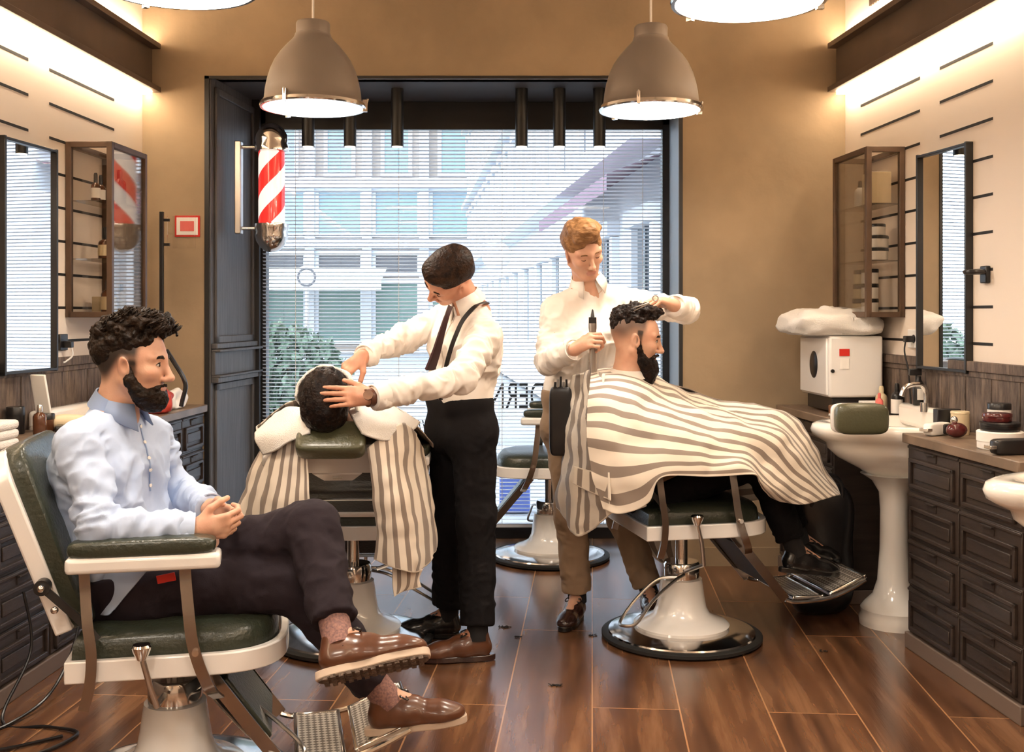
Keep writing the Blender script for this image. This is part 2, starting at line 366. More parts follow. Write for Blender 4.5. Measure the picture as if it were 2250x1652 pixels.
# wall slots, wainscot with rail, baseboard, steel beams with light strips
def wspan(side, y0, y1, z0, z1, x0, x1, mb=None):
    m_ = wmat(side, (y0 + y1) / 2); L = abs(y1 - y0) * math.sqrt(1 + .005)
    return (mb or MB()).box(((x0 + x1) / 2, 0, (z0 + z1) / 2), (x1 - x0, L, z1 - z0), mtx=m_)
for side, wall in (('L', wl), ('R', wr)):
    nm = 'left' if side == 'L' else 'right'
    cols = ((5.02, 5.70), (4.377, 4.827), (3.3, 4.0)) if side == 'R' else ((4.85, 5.54), (3.98, 4.66), (3.1, 3.8))
    for k in range(9):
        for (a, c) in cols: wspan(side, a, c, 1.238 + .151 * k - .006, 1.238 + .151 * k + .006, -.005, .0015).build('display_slot', 'black_slot', wall, smooth=None)
    struct(wspan(side, YN + .05, YB - .004, .0, 1.125, 0, .014).build('trim_%d' % (6 if side == 'L' else 7), 'wainscot', smooth=None))
    b = wspan(side, YN + .05, YB - .004, 1.125, 1.165, 0, .03); wspan(side, YN + .05, YB - .004, 1.10, 1.125, 0, .02, b)
    y = YN + .2
    while y < 5.8: wspan(side, y, y + .012, .88, 1.10, .012, .018, b); y += .21
    struct(b.build('trim_%d' % (8 if side == 'L' else 9), 'wainscot', bevel=.003))
    # I-section beam
    zb = 2.555; b = MB(); y0, y1 = YN + .1, YB - .012
    wspan(side, y0, y1, zb + .028, zb + .235, .045, .057, b)
    wspan(side, y0, y1, zb, zb + .028, .002, .105, b); wspan(side, y0, y1, zb + .235, zb + .263, .002, .105, b)
    bm = tag(b.build('light_beam', 'bronze', bevel=.002), 'dark bronze steel beam with glowing strips along the %s wall' % nm, 'light fixture', 'steel light beams along the side walls')
    wspan(side, y0, y1 - .01, zb - .012, zb, .012, .06).build('lower_strip', 'strip', bm, smooth=None)
    wspan(side, y0, y1 - .01, zb + .263, zb + .275, .012, .06).build('upper_strip', 'strip', bm, smooth=None)
struct(MB().box((1.0 + .45, YB - .008, .05), (xr(YB) - .94, .016, .1)).build('baseboard_back', 'plaster_tan', smooth=None))
vg = MB(); 
for i in range(9): wspan('R', 5.56 - i * .03, 5.572 - i * .03, 2.93, 3.14, 0, .01, vg)
tag(vg.build('vent_grille', 'bronze', smooth=None), 'slotted air vent high on the right wall above the beam', 'vent')
# ------------------------------------------------------------------ outside: street
def tw(name, label, cat, group=None, loc=(0, 0, 0), rz_=0): return thing(name, label, cat, loc, rz_, group)
struct(MB().box((0, 25, -.12), (60, 36.4, .1)).build('street_ground', 'asphalt', smooth=None))
def facade(name, label, p0, p1, zt_, wmat_, floors, thick=1.0):
    """wall from p0 to p1 (plan), window rows = list of (z0, z1, n, width, mat, margin)"""
    p0 = Vector(p0 + (0,)); p1 = Vector(p1 + (0,)); L = (p1 - p0).length; a = math.atan2(p1.y - p0.y, p1.x - p0.x)
    t = thing(name, label, 'building', p0, a)
    MB().box((L / 2, thick / 2, zt_ / 2), (L, thick, zt_)).build('wall', wmat_, t, smooth=None)
    for (z0, z1, n, w, m_, frame) in floors:
        pit = L / n
        for i in range(n):
            x = pit * (i + .5)
            f = MB().box((x, -.04, z0 - .07), (w + .3, .16, .12)).box((x - w / 2 - .08, -.03, (z0 + z1) / 2), (.14, .1, z1 - z0)).box((x + w / 2 + .08, -.03, (z0 + z1) / 2), (.14, .1, z1 - z0)).box((x, -.05, z1 + .09), (w + .34, .16, .16)).build('window_surround', frame, t, smooth=None)
            MB().box((x, .0, (z0 + z1) / 2), (w, .04, z1 - z0)).box((x, -.025, (z0 + z1) / 2), (.06, .03, z1 - z0)).build('pane', m_, f, smooth=None)
    return t
f1 = facade('street_building', 'pale building straight across the street with tall cyan windows', (-24.0, 40.0), (-1.1, 40.0), 17.0, 'facade_t', [(.4, 2.5, 11, 1.5, 'green_shop', 'facade_b'), (2.9, 3.5, 11, 1.5, 'shutter', 'facade_b'), (4.3, 5.8, 11, 1.5, 'win_c', 'facade_b'), (6.5, 8.3, 11, .85, 'win_c', 'facade_b'), (10.0, 12.5, 11, .85, 'win_c', 'facade_b')], thick=.8)
MB().box((11.45, -.25, 6.1), (22.9, .6, .35)).box((11.45, -.2, 3.9), (22.9, .5, .3)).box((11.45, -.2, 9.2), (22.9, .5, .35)).build('cornice', 'facade_b', f1, smooth=None)
for i in range(12): MB().box((i * 2.08, -.16, 4.5), (.34, .3, 9.0)).build('pilaster', 'facade_w', f1, smooth=None)
f2 = facade('street_building', 'white building receding down the street on the right with many shuttered windows', (-1.55, 39.0), (1.32, 8.9), 13.0, 'facade_w', [(.9, 2.15, 16, .75, 'win_d', 'facade_b'), (3.25, 4.75, 18, .5, 'shutter', 'facade_b'), (5.5, 7.4, 18, .5, 'shutter', 'facade_b'), (8.2, 10.0, 18, .5, 'shutter', 'facade_b')])
MB().box((15.1, -.15, 2.9), (30.2, .4, .2)).box((15.1, -.12, 5.1), (30.2, .3, .14)).box((15.1, -.12, 7.8), (30.2, .3, .14)).build('cornice', 'facade_b', f2, smooth=None)
MB().add([(25.6, 0, 2.72), (30.2, 0, 2.72), (30.2, -.55, 2.50), (25.6, -.55, 2.50), (30.2, -.55, 2.36), (25.6, -.55, 2.36)], [(0, 1, 2, 3), (3, 2, 4, 5)]).build('awning', 'purple', f2, smooth=None)
aw = MB().add([(7, -.7, 3.0), (19.5, -.7, 3.0), (19.5, -2.4, 2.5), (7, -2.4, 2.5), (19.5, -2.4, 2.2), (7, -2.4, 2.2)], [(0, 1, 2, 3), (3, 2, 4, 5)]).build('awning', mat('pale_green_awning', (.62, .64, .52), .8), f1, smooth=None); aw.modifiers.new('s', 'SOLIDIFY').thickness = .03
def bush(name, label, c, r, n, seed, cat='hedge', group=None, leaf=.05):
    rnd = random.Random(seed); t = thing(name, label, cat, (c[0], c[1], 0), 0, group)
    b = MB()
    for i in range(n):
        u = Vector((rnd.gauss(0, 1), rnd.gauss(0, 1), rnd.gauss(0, 1))).normalized() * (rnd.random() ** .4)
        p = Vector((u.x * r[0], u.y * r[1], c[2] + u.z * r[2])); 
        if p.z < c[2] * .56: continue
        e = Euler((rnd.random() * 6, rnd.random() * 6, rnd.random() * 6)).to_matrix(); s_ = leaf * (.6 + rnd.random())
        b.add([p + e @ Vector(q) * s_ for q in ((-1, 0, 0), (0, -.5, .15), (1, 0, 0), (0, .5, .15))], [(0, 1, 2), (0, 2, 3)])
    b.build('foliage', 'leafm', t, smooth=None)
    MB().box((0, 0, c[2] * .28 - .03), (r[0] * 1.7, r[1] * 1.5, c[2] * .56 + .06)).build('planter', 'facade_t', t, bevel=.01)
    return t
bush('hedge_planter', 'leafy green hedge in planter outside the window left of the dark-haired barber', (-2.0, 9.6, .66), (.62, .3, .64), 2600, 1)
bush('hedge_planter', 'small bright green shrub in planter outside, seen at the foot of the left mirror', (.66, 9.9, .48), (.26, .26, .36), 1100, 2)
def street_sign():
    t = thing('street_sign', 'round white street sign on a thin post outside behind the barber pole', 'sign', (-3.0, 16, 0))
    MB().cyl((0, 0, -.1), (0, 0, 2.1), .03, n=8).build('post', 'steel', t)
    MB().cyl((0, -.05, 1.9), (0, -.03, 1.9), .17, n=28).build('disc', 'white', t)
    b = MB(); b.tube([(.125 * math.cos(2 * PI * i / 24), -.06, 1.9 + .125 * math.sin(2 * PI * i / 24)) for i in range(24)], .016, 6, closed=True); b.build('border', 'shutter', t)
street_sign()
def street_lamp():
    t = thing('street_lamp', 'white globe street lamp outside between the two standing barbers', 'street lamp', (-.17, 12, 0))
    MB().cyl((0, 0, -.1), (0, 0, 1.75), .035, .03, n=10).build('pole', 'facade_b', t)
    MB().ball((0, 0, 2.0), .16).build('globe', mat('white_globe', (.9, .9, .9), .3), t)
street_lamp()
cr = thing('street_crate', 'small blue crate on the pavement outside near the empty chair', 'crate', (.02, 7.9, -.07))
MB().box((0, 0, .16), (.22, .2, .3)).build('body', 'blue', cr, bevel=.01); MB().box((0, 0, .32), (.24, .22, .03)).build('rim', 'blue', cr, bevel=.004)
# ------------------------------------------------------------------ pendant lamps
def pendant(name, label, loc):
    t = thing(name, label, 'pendant lamp', loc, 0, 'bell-shaped pendant lamps')
    prof = [(.212, 0), (.214, .012), (.206, .022), (.2, .03), (.196, .07), (.188, .11), (.176, .15), (.158, .19), (.134, .225), (.108, .255), (.088, .275), (.078, .288), (.074, .30), (.074, .302), (.07, .304), (.07, .345), (.066, .352), (.0, .353)]
    inner = [(.205, .004), (.2, .02), (.19, .06), (.182, .11), (.168, .15), (.15, .19), (.12, .225), (.0, .24)]
    b = MB().lathe(prof, n=56, cap=False); sh = b.build('lamp_shade', 'lamp_metal', t, smooth=35)
    MB().lathe(inner, n=56, cap=False).build('reflector', 'white', t)
    MB().lathe([(.0, .018), (.198, .018), (.198, .024), (0, .03)], n=48).build('diffuser', 'lamp_white', t)
    b = MB().lathe([(.206, -.006), (.216, -.006), (.219, .0), (.216, .012), (.206, .012), (.206, -.006)], n=56, cap=False); b.build('rim', 'chrome', t)
    for a in (R(10), R(130), R(250)):
        c = Vector((.214 * math.cos(a), .214 * math.sin(a), .012))
        MB().box(c, (.02, .014, .05), rot=(0, 0, a)).cyl(c + Vector((0, 0, -.02)), c + Vector((.012 * math.cos(a), .012 * math.sin(a), .03)), .005, n=8).build('clip', 'chrome', t)
    MB().cyl((0, 0, .35), (0, 0, HC - loc[2]), .005, n=8).build('cord', 'white', t)
    MB().cyl((0, 0, HC - loc[2] - .03), (0, 0, HC - loc[2]), .06, n=24).build('ceiling_rose', 'lamp_metal', t)
    return t
pd = pendant('pendant_lamp', 'grey bell pendant lamp hanging left of centre, in front of the window recess corner', (-.827, 4.54, 2.238 - .018))
for loc, lb in (((.585, 4.6, 2.238 - .018), 'grey bell pendant lamp hanging right of centre, above the blond barber'), ((-.90, 2.93, 2.24), 'pendant lamp at top left, only its glowing underside in view'), ((.665, 3.07, 2.24), 'pendant lamp at top right, only its glowing underside in view'),
                ((-.9, 1.2, 2.24), 'added unseen fill pendant above the camera on the left'), ((.68, 1.25, 2.24), 'added unseen fill pendant above the camera on the right'),  # these two rows are added lamps, unseen, lighting the men from the front
                ((-.9, -.7, 2.24), 'added unseen fill pendant behind the camera on the left'), ((.7, -.7, 2.24), 'added unseen fill pendant behind the camera on the right')):
    dup(pd, loc, label=lb)
# ------------------------------------------------------------------ spotlights in the recess
def spot(px, label):
    t = thing('cylinder_spotlight', label, 'spotlight', tuple(at(px, 322, 6.25)), 0, 'black cylinder spotlights in the window recess')
    h = ZT - t.location.z
    MB().cyl((0, 0, 0), (0, 0, h), .036, n=24).build('housing', 'black_metal', t)
    MB().cyl((0, 0, -.003), (0, 0, .002), .03, n=20).build('lens', 'spot_glow', t)
    return t
for i, px in enumerate((677, 769, 873, 1146, 1229, 1317)):
    w = ('leftmost', 'middle', 'rightmost')[i % 3] + (' black spotlight of the left-hand three in the window recess' if i < 3 else ' black spotlight of the right-hand three in the window recess')
    spot(px, w)
# ------------------------------------------------------------------ barber pole
def barber_pole():
    c = at(597, 420, 6.15); t = thing('barber_pole', 'red and white striped barber pole with chrome ends on the left window reveal', 'barber pole', (c.x, c.y, 0))
    m = NT('barber_pole_stripes'); tc = m.n('ShaderNodeTexCoord'); sp = m.n('ShaderNodeSeparateXYZ'); m.l(tc.outputs['Object'], sp.inputs[0])
    a = m.n('ShaderNodeMath', operation='ARCTAN2'); m.l(sp.outputs[1], a.inputs[0]); m.l(sp.outputs[0], a.inputs[1])
    a2 = m.n('ShaderNodeMath', operation='MULTIPLY_ADD'); m.l(a.outputs[0], a2.inputs[0]); a2.inputs[1].default_value = -2 / (2 * PI)
    z = m.n('ShaderNodeMath', operation='MULTIPLY'); m.l(sp.outputs[2], z.inputs[0]); z.inputs[1].default_value = 4.3; m.l(z.outputs[0], a2.inputs[2])
    fr = m.n('ShaderNodeMath', operation='FRACT'); m.l(a2.outputs[0], fr.inputs[0]); gt = m.n('ShaderNodeMath', operation='GREATER_THAN'); m.l(fr.outputs[0], gt.inputs[0]); gt.inputs[1].default_value = .5
    mx = m.n('ShaderNodeMix', data_type='RGBA'); m.l(gt.outputs[0], mx.inputs[0]); mx.inputs[6].default_value = (.85, .82, .8, 1); mx.inputs[7].default_value = (.70, .03, .025, 1)
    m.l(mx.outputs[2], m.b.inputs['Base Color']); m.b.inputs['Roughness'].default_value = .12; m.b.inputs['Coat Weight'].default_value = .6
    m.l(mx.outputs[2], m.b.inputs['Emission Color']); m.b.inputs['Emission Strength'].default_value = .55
    zc0, zc1 = 1.36 + 200 / FP * 6.15, 1.36 + 355 / FP * 6.15
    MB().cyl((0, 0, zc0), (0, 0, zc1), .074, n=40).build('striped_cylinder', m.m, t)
    dome = [(.076, 0), (.094, .006), (.096, .03), (.088, .05), (.092, .07), (.086, .10), (.066, .135), (.04, .155), (.018, .163), (.0, .166)]
    MB().lathe(dome, (0, 0, zc1), n=40).build('top_cap', 'chrome', t)
    MB().lathe(dome, n=40, mtx=Matrix.Translation((0, 0, zc0)) @ Matrix.Rotation(PI, 4, 'X')).build('bottom_cap', 'chrome', t)
    br = MB().box((-.185, 0, (zc0 + zc1) / 2), (.035, .06, .52)); br.build('wall_bracket', 'steel', t, bevel=.004)
    for zz in (zc0 - .03, zc1 + .03): MB().cyl((-.18, 0, zz), (-.07, 0, zz), .011, n=10).build('bracket_arm', 'chrome', t)
barber_pole()
# ------------------------------------------------------------------ cabinets and counters
def cabinet(side, y0, y1, ncol, D, label, holes=4):
    t = thing('drawer_cabinet', label, 'cabinet', wall_at(side, (y0 + y1) / 2), rz(side), 'dark wood drawer cabinets along the walls')
    W = abs(y1 - y0); H0, H1 = .065, .835
    MB().box((D / 2 + .005, 0, (H0 + H1) / 2), (D - .04, W, H1 - H0)).build('body', 'cab', t, bevel=.003)
    MB().box((D / 2 + .012, 0, H0 / 2), (D - .016, W + .01, H0)).build('plinth', 'plinth', t, bevel=.004)
    cw = W / ncol; rh = (H1 - H0) / 4
    xf = D - .015
    proto = {}
    for c in range(ncol):
        yc = -W / 2 + cw * (c + .5)
        for r in range(4):
            zc = H1 - rh * (r + .5); w = cw - .012; h = rh - .010
            if 'd' not in proto:
                b = MB().box((xf, 0, 0), (.014, w, h)); fw = .028; x = xf + .007
                zt_ = h / 2 - .052; zb_ = -h / 2 + .012; ph = zt_ - zb_; pw = w - .05
                b.box((x + .006, 0, zt_ - .008), (.014, pw, .016)).box((x + .006, 0, zb_ + .008), (.014, pw, .016)).box((x + .006, pw / 2 - .008, (zt_ + zb_) / 2), (.014, .016, ph)).box((x + .006, -pw / 2 + .008, (zt_ + zb_) / 2), (.014, .016, ph))
                b.box((x + .003, 0, (zt_ + zb_) / 2), (.008, pw - .075, ph - .07))
                b.box((x + .002, 0, h / 2 - .01), (.006, w, .012))
                d = b.build('drawer', 'cab', t, bevel=.003); d.location = (0, yc, zc)
                q = MB().box((x + .0015, 0, h / 2 - .034), (.006, .075, .028)).box((x + .008, 0, h / 2 - .019), (.014, .08, .006)).build('drawer_pull', 'cab_dark', d, bevel=.001)
                proto['d'] = (d, q)
            else:
                d = proto['d'][0].copy(); COL.objects.link(d); d.location = (0, yc, zc); d.parent = t
                q = proto['d'][1].copy(); COL.objects.link(q); q.parent = d
    return t
def counter(side, y0, y1, D, label):
    o = wspan(side, y0, y1, .835, .874, .016, D + .012).build('worktop', 'counter', bevel=.004); return tag(o, label, 'worktop', 'brown wood worktops')
cabinet('R', 3.63, 4.49, 2, .31, 'dark wood drawer cabinet nearest on the right, standing before the white pedestal sink')
counter('R', 3.62, 4.50, .31, 'brown worktop on the nearest right-hand drawer cabinet, holding jars and a round tin')
cabinet('R', 5.14, 5.895, 2, .375, 'dark wood drawer cabinet in the far right corner under the white towel warmer')
counter('R', 5.13, 5.9, .375, 'brown worktop in the far right corner under the white towel warmer')
cabinet('L', 5.23, 5.895, 2, .35, 'dark grey drawer cabinet in the far left corner beside the window recess')
counter('L', 5.22, 5.9, .35, 'brown worktop in the far left corner holding a red bag')
cabinet('L', 3.30, 4.58, 3, .35, 'dark wood drawer cabinet on the left behind the seated man\'s chair')
counter('L', 3.29, 4.59, .35, 'brown worktop on the left behind the seated man, below the mirror')
# ------------------------------------------------------------------ pedestal sinks
def sink(side, y, P, label, tap=True):
    t = thing('pedestal_sink', label, 'sink', wall_at(side, y), rz(side), 'white pedestal sinks')
    def outl(k, n=36):      # D-shaped plan: back at wall, wavy classic front
        pts = [(.02, -.28 * k), ]
        for i in range(n + 1):
            a = -PI / 2 + PI * i / n
            rx = (P - .05) * k * (1 + .05 * math.cos(4 * a)); ry = .305 * k * (1 + .05 * math.cos(4 * a))
            pts.append((.05 + rx * math.cos(a), ry * math.sin(a)))
        pts.append((.02, .28 * k)); return pts
    levels = [(.45, .64), (.62, .69), (.78, .735), (.86, .775), (.875, .80), (.93, .815), (.985, .835), (1.0, .858), (.985, .880), (.95, .888), (.86, .888), (.80, .87), (.72, .81), (.5, .76), (.2, .745), (.02, .744)]
    b = MB(); ps = [outl(k) for k, z in levels]; n = len(ps[0]); vs_ = []; fs = []
    for (k, z), pl in zip(levels, ps):
        for (x, y_) in pl: vs_.append(((x if k >= .8 or z < .8 else x + .1 * (1 - k)), y_, z))
    for i in range(len(levels) - 1):
        for j in range(n): fs.append((i * n + j, i * n + (j + 1) % n, (i + 1) * n + (j + 1) % n, (i + 1) * n + j))
    fs.append(tuple(range(n - 1, -1, -1))); fs.append(tuple((len(levels) - 1) * n + j for j in range(n)))
    b.add(vs_, fs); b.build('basin', 'porcelain', t, smooth=50)
    MB().box((.045, 0, .90), (.06, .56, .10)).build('back_ledge', 'porcelain', t, bevel=.02, seg=3)
    MB().lathe([(.155, 0), (.158, .03), (.148, .05), (.15, .07), (.13, .095), (.095, .13), (.075, .19), (.064, .33), (.062, .5), (.068, .58), (.10, .63), (.15, .66)], (.215, 0, 0), n=32, sx=.95, sy=.95).build('pedestal', 'porcelain', t)
    b = MB(); b.tube(smooth_path([(.07, 0, .94), (.07, 0, 1.02), (.10, 0, 1.05), (.16, 0, 1.04), (.18, 0, 1.0)]), .012, 10); b.cyl((.07, 0, .93), (.07, 0, .97), .024)
    if tap: b.build('tap', 'chrome', t)
    return t
sk = sink('R', 4.815, .56, 'white pedestal sink on the right between the two drawer cabinets')
sink('R', 3.14, .66, 'white pedestal sink at the right edge of the photo, only its rim in view')
sink('L', 4.90, .46, 'white pedestal sink on the left wall, hidden behind the seated man', False)
# headrest over the right sink
t = thing('neck_rest', 'dark olive green padded neck rest standing over the white sink on the right', 'headrest', (1.428, 4.468, .832), 0)
def superpad(w, d, h, n1=.35, n2=.35, nu=28, nv=14):
    """rounded pad (superellipsoid), centred"""
    vs_ = []; fs = []
    f = lambda c, e: math.copysign(abs(c) ** e, c)
    for i in range(nv + 1):
        v = -PI / 2 + PI * i / nv
        for j in range(nu):
            u = 2 * PI * j / nu
            vs_.append((w / 2 * f(math.cos(v), n1) * f(math.cos(u), n2), d / 2 * f(math.cos(v), n1) * f(math.sin(u), n2), h / 2 * f(math.sin(v), n1)))
    for i in range(nv):
        for j in range(nu): fs.append((i * nu + j, i * nu + (j + 1) % nu, (i + 1) * nu + (j + 1) % nu, (i + 1) * nu + j))
    return vs_, fs
def pad(mb, c, dims, mtx=None, n1=.35, n2=.35, rot=None):
    vs_, fs = superpad(*dims, n1=n1, n2=n2); E = Euler(rot or (0, 0, 0)).to_matrix()
    vs_ = [E @ Vector(v) + Vector(c) for v in vs_]
    if mtx: vs_ = [mtx @ v for v in vs_]
    return mb.add(vs_, fs)
pad(MB(), (0, 0, .10), (.215, .08, .128), n1=.45, n2=.35).build('cushion', 'leather_olive', t)
b = MB(); pad(b, (-.005, .03, .10), (.222, .03, .124)); b.build('back_shell', 'white_enamel', t)
MB().box((.075, .05, .045), (.012, .06, .012)).build('stem', 'black_metal', t, bevel=.002)
# ------------------------------------------------------------------ wall mirrors
def wall_mirror(side, yc, label):
    t = thing('wall_mirror', label, 'mirror', wall_at(side, yc, 1.112), rz(side) + (.075 if side == 'R' else -.07), 'tall black-framed wall mirrors'); W, H = .40, .965
    if side == 'L': t.location.x += .02
    b = MB()
    for (c, d) in (((.03, 0, .01), (.036, W, .012)), ((.03, 0, H - .01), (.036, W, .012)), ((.03, W / 2 - .007, H / 2), (.036, .014, H)), ((.03, -W / 2 + .007, H / 2), (.036, .014, H))): b.box(c, d)
    b.build('frame', 'black_metal', t, bevel=.002)
    MB().box((.026, 0, H / 2), (.014, W - .02, H - .02)).build('mirror_glass', 'mirror', t, smooth=None)
    return t
wall_mirror('R', 4.735, 'tall narrow mirror in black frame on the right wall reflecting the tan wall and blinds')
wall_mirror('L', 4.57, 'tall mirror in black frame on the left wall reflecting the shop window')
# ------------------------------------------------------------------ glass wall cases
def wall_case(side, y0, y1, D, z0, z1, label):
    yc = (y0 + y1) / 2; t = thing('glass_wall_case', label, 'display case', wall_at(side, yc, z0), rz(side), 'brown-framed glass wall cases'); W = y1 - y0; H = z1 - z0; e = .026
    b = MB()
    for yy in (-W / 2 + e / 2, W / 2 - e / 2):
        for xx in (e / 2 + .002, D - e / 2): b.box((xx, yy, H / 2), (e, e, H))
        for z in (e / 2, H - e / 2): b.box((D / 2, yy, z), (D - e, e, e))
    for xx in (e / 2 + .002, D - e / 2):
        for z in (e / 2, H - e / 2): b.box((xx, 0, z), (e, W - 2 * e, e))
    b.build('frame', 'brass_wood', t, bevel=.002)
    MB().box((D / 2, 0, .013), (D - .03, W - .03, .008)).build('floor_panel', 'brass_wood', t, smooth=None)
    b = MB(); b.box((D - e / 2, 0, H / 2), (.004, W - 2 * e, H - 2 * e)); b.build('door_glass', 'case_glass', t, smooth=None)
    for s_ in (-1, 1): MB().box((D / 2, s_ * (W / 2 - e / 2), H / 2), (D - 2 * e, .004, H - 2 * e)).build('side_glass', 'case_glass', t, smooth=None)
    for k in (1, 2): MB().box((D / 2, 0, H * k / 3), (D - 2 * e, W - 2 * e, .006)).build('glass_shelf', 'case_glass', t, smooth=None)
    return t
wall_case('R', 5.17, 5.60, .19, 1.345, 2.153, 'brown-framed glass wall case on the right wall above the white towel warmer')
wall_case('L', 5.0, 5.42, .22, 1.345, 2.15, 'brown-framed glass wall case on the left wall above the seated man')
# ------------------------------------------------------------------ small things
def bottle(name, label, loc, r, h, m, capm='black_plastic', group=None, cap=.25, labelm=None, cat='bottle'):
    t = thing(name, label, cat, loc, 0, group)
    hb = h * (1 - cap)
    MB().lathe([(r * .9, 0), (r, .004), (r, hb * .8), (r * .85, hb * .9), (r * .4, hb), (r * .4, hb + .004)], n=20).build('body', m, t)
    MB().lathe([(r * .42, hb), (r * .42, h * .93), (r * .3, h), (0, h)], n=14).build('cap', capm, t)
    if labelm: MB().lathe([(r * 1.02, hb * .15), (r * 1.02, hb * .7)], n=20, cap=False).build('paper_label', labelm, t)
    return t
def jar(name, label, loc, r, h, m, lidm, group=None, lid=.3, cat='jar'):
    t = thing(name, label, cat, loc, 0, group)
    MB().lathe([(r * .96, 0), (r, .004), (r, h * (1 - lid))], n=24).build('body', m, t, bevel=.001)
    MB().lathe([(r * 1.03, h * (1 - lid)), (r * 1.03, h - .003), (r * .98, h), (0, h)], n=24).build('lid', lidm, t)
    return t
def boxy(name, label, cat, loc, d, m, rz_=0, group=None, bevel=.003):
    o = MB().box((0, 0, d[2] / 2), d).build(name, m, bevel=bevel); o.location = loc; o.rotation_euler = (0, 0, rz_); return tag(o, label, cat, group)
def wl_(side, y, x, z): return tuple(wmat(side, y) @ Vector((x, 0, z)))
CT = .874
sh = lambda k: 1.345 + .808 * k / 3 + .0045     # shelf heights in the wall cases
# left case
gl = 'bottles in the left wall case'
for y, x, lb in ((5.10, .10, 'nearer'), (5.18, .09, 'farther')): bottle('cosmetic_bottle', 'slim dark bottle, %s of the pair, top shelf of the left wall case' % lb, wl_('L', y, x, sh(2)), .021, .13, 'amber', group=gl, labelm='paper', cap=.35)
bottle('cosmetic_bottle', 'amber bottle with cream label alone on the middle shelf of the left wall case', wl_('L', 5.14, .13, sh(1)), .034, .15, 'amber', group=gl, labelm='cream', cap=.38)
bottle('cosmetic_bottle', 'amber bottle with cream label at the bottom of the left wall case', wl_('L', 5.13, .15, sh(0) + .014), .036, .16, 'amber', group=gl, labelm='cream', cap=.3)
bottle('cosmetic_bottle', 'slim clear bottle behind the front glass at the bottom of the left wall case', wl_('L', 5.30, .14, sh(0) + .014), .02, .14, 'white', group=gl)
boxy('cosmetic_box', 'small cream box at the bottom of the left wall case', 'box', wl_('L', 5.22, .07, sh(0) + .014), (.06, .06, .08), 'cream')
bottle('cosmetic_bottle', 'dark bottle behind the front glass on the top shelf of the left wall case', wl_('L', 5.30, .13, sh(2)), .03, .17, 'amber', group=gl)
# right case
boxy('cosmetic_box', 'large cream carton on the top shelf of the right wall case', 'box', wl_('R', 5.27, .10, sh(2)), (.10, .13, .15), 'cream')
bottle('cosmetic_bottle', 'white bottle with dark pump on the top shelf of the right wall case', wl_('R', 5.42, .12, sh(2)), .026, .13, 'white', group='items in the right wall case')
for k, (y, x, r, h, l) in enumerate(((5.27, .10, .055, .058, 'bottom'), (5.27, .10, .055, .058, 'middle'), (5.27, .10, .042, .055, 'top'))):
    jar('cream_jar', 'white black-lidded jar, %s of the stack mid-height in the right wall case' % l, wl_('R', y, x, sh(1) + k * .0595), r, h, 'paper', 'black_plastic', 'white jars in the right wall case', .25)
for k, l in enumerate(('bottom', 'middle', 'top')):
    jar('cream_jar', 'white black-lidded jar, %s of the stack low in the right wall case' % l, wl_('R', 5.30, .12, sh(0) + .014 + k * .072), .04, .07, 'paper', 'black_plastic', 'white jars in the right wall case', .25)
for k, l in enumerate(('bottom', 'middle', 'top')):
    jar('cream_jar', 'cream jar at the back of the right wall case, %s of its stack' % l, wl_('R', 5.42, .12, sh(0) + .014 + k * .072), .036 - .003 * k, .07, 'cream', 'black_plastic', 'cream jars in the right wall case', .3)
# towel warmer with heap of towels
tw_ = thing('towel_warmer', 'white box-shaped towel warmer with oval dark window on the far right worktop', 'appliance', (1.655, 5.50, CT), -math.atan(.081) * -1)
MB().box((0, 0, .23), (.27, .40, .30)).build('casing', 'white_enamel', tw_, bevel=.012, seg=3)
MB().box((0, 0, .045), (.22, .34, .07)).build('base_frame', 'black_plastic', tw_, bevel=.004)
MB().box((-.139, .0, .23), (.012, .37, .28)).build('door', 'white_enamel', tw_, bevel=.006)
b = MB(); b.lathe([(0, 0), (.05, 0), (.05, .004), (.044, .008), (0, .008)], n=28, sx=1, sy=1.35, mtx=Matrix.Translation((-.144, -.02, .235)) @ Matrix.Rotation(R(-90), 4, 'Y') @ Matrix.Rotation(R(90), 4, 'Z')); b.build('oval_window', 'black_plastic', tw_)
MB().box((-.06, -.2015, .30), (.05, .003, .035)).build('red_sticker', 'red', tw_, smooth=None)
MB().box((-.06, -.2015, .245), (.045, .003, .05)).build('grey_sticker', 'paper', tw_, smooth=None)
MB().cyl((-.12, -.2, .21), (-.12, -.208, .21), .009).build('hinge_screw', 'black_plastic', tw_)
def cloth_heap(name, label, cat, loc, d, seed, m='towel', rz_=0):
    vs_, fs = superpad(d[0], d[1], d[2], .75, .6, 60, 30); rnd = random.Random(seed); from mathutils import noise
    out = []
    for v in vs_:
        v = Vector(v); k = noise.noise(v * 14 + Vector((seed, 0, 0))) * .040 + noise.noise(v * 34) * .010; z = v.z
        w = Vector((v.x, v.y, max(z, -d[2] * .38))) ; out.append(w + Vector((v.x, v.y, max(v.z, 0))).normalized() * k * (1 if z > -d[2] * .3 else .25))
    zmin = min(v.z for v in out); out = [v - Vector((0, 0, zmin)) for v in out]
    o = MB().add(out, fs).build(name, m); o.location = loc; o.rotation_euler = (0, 0, rz_); return tag(o, label, cat)
cloth_heap('towel_heap', 'heap of white towels spilling over the top of the white towel warmer', 'towel', (1.60, 5.50, CT + .381), (.46, .50, .15), 3)
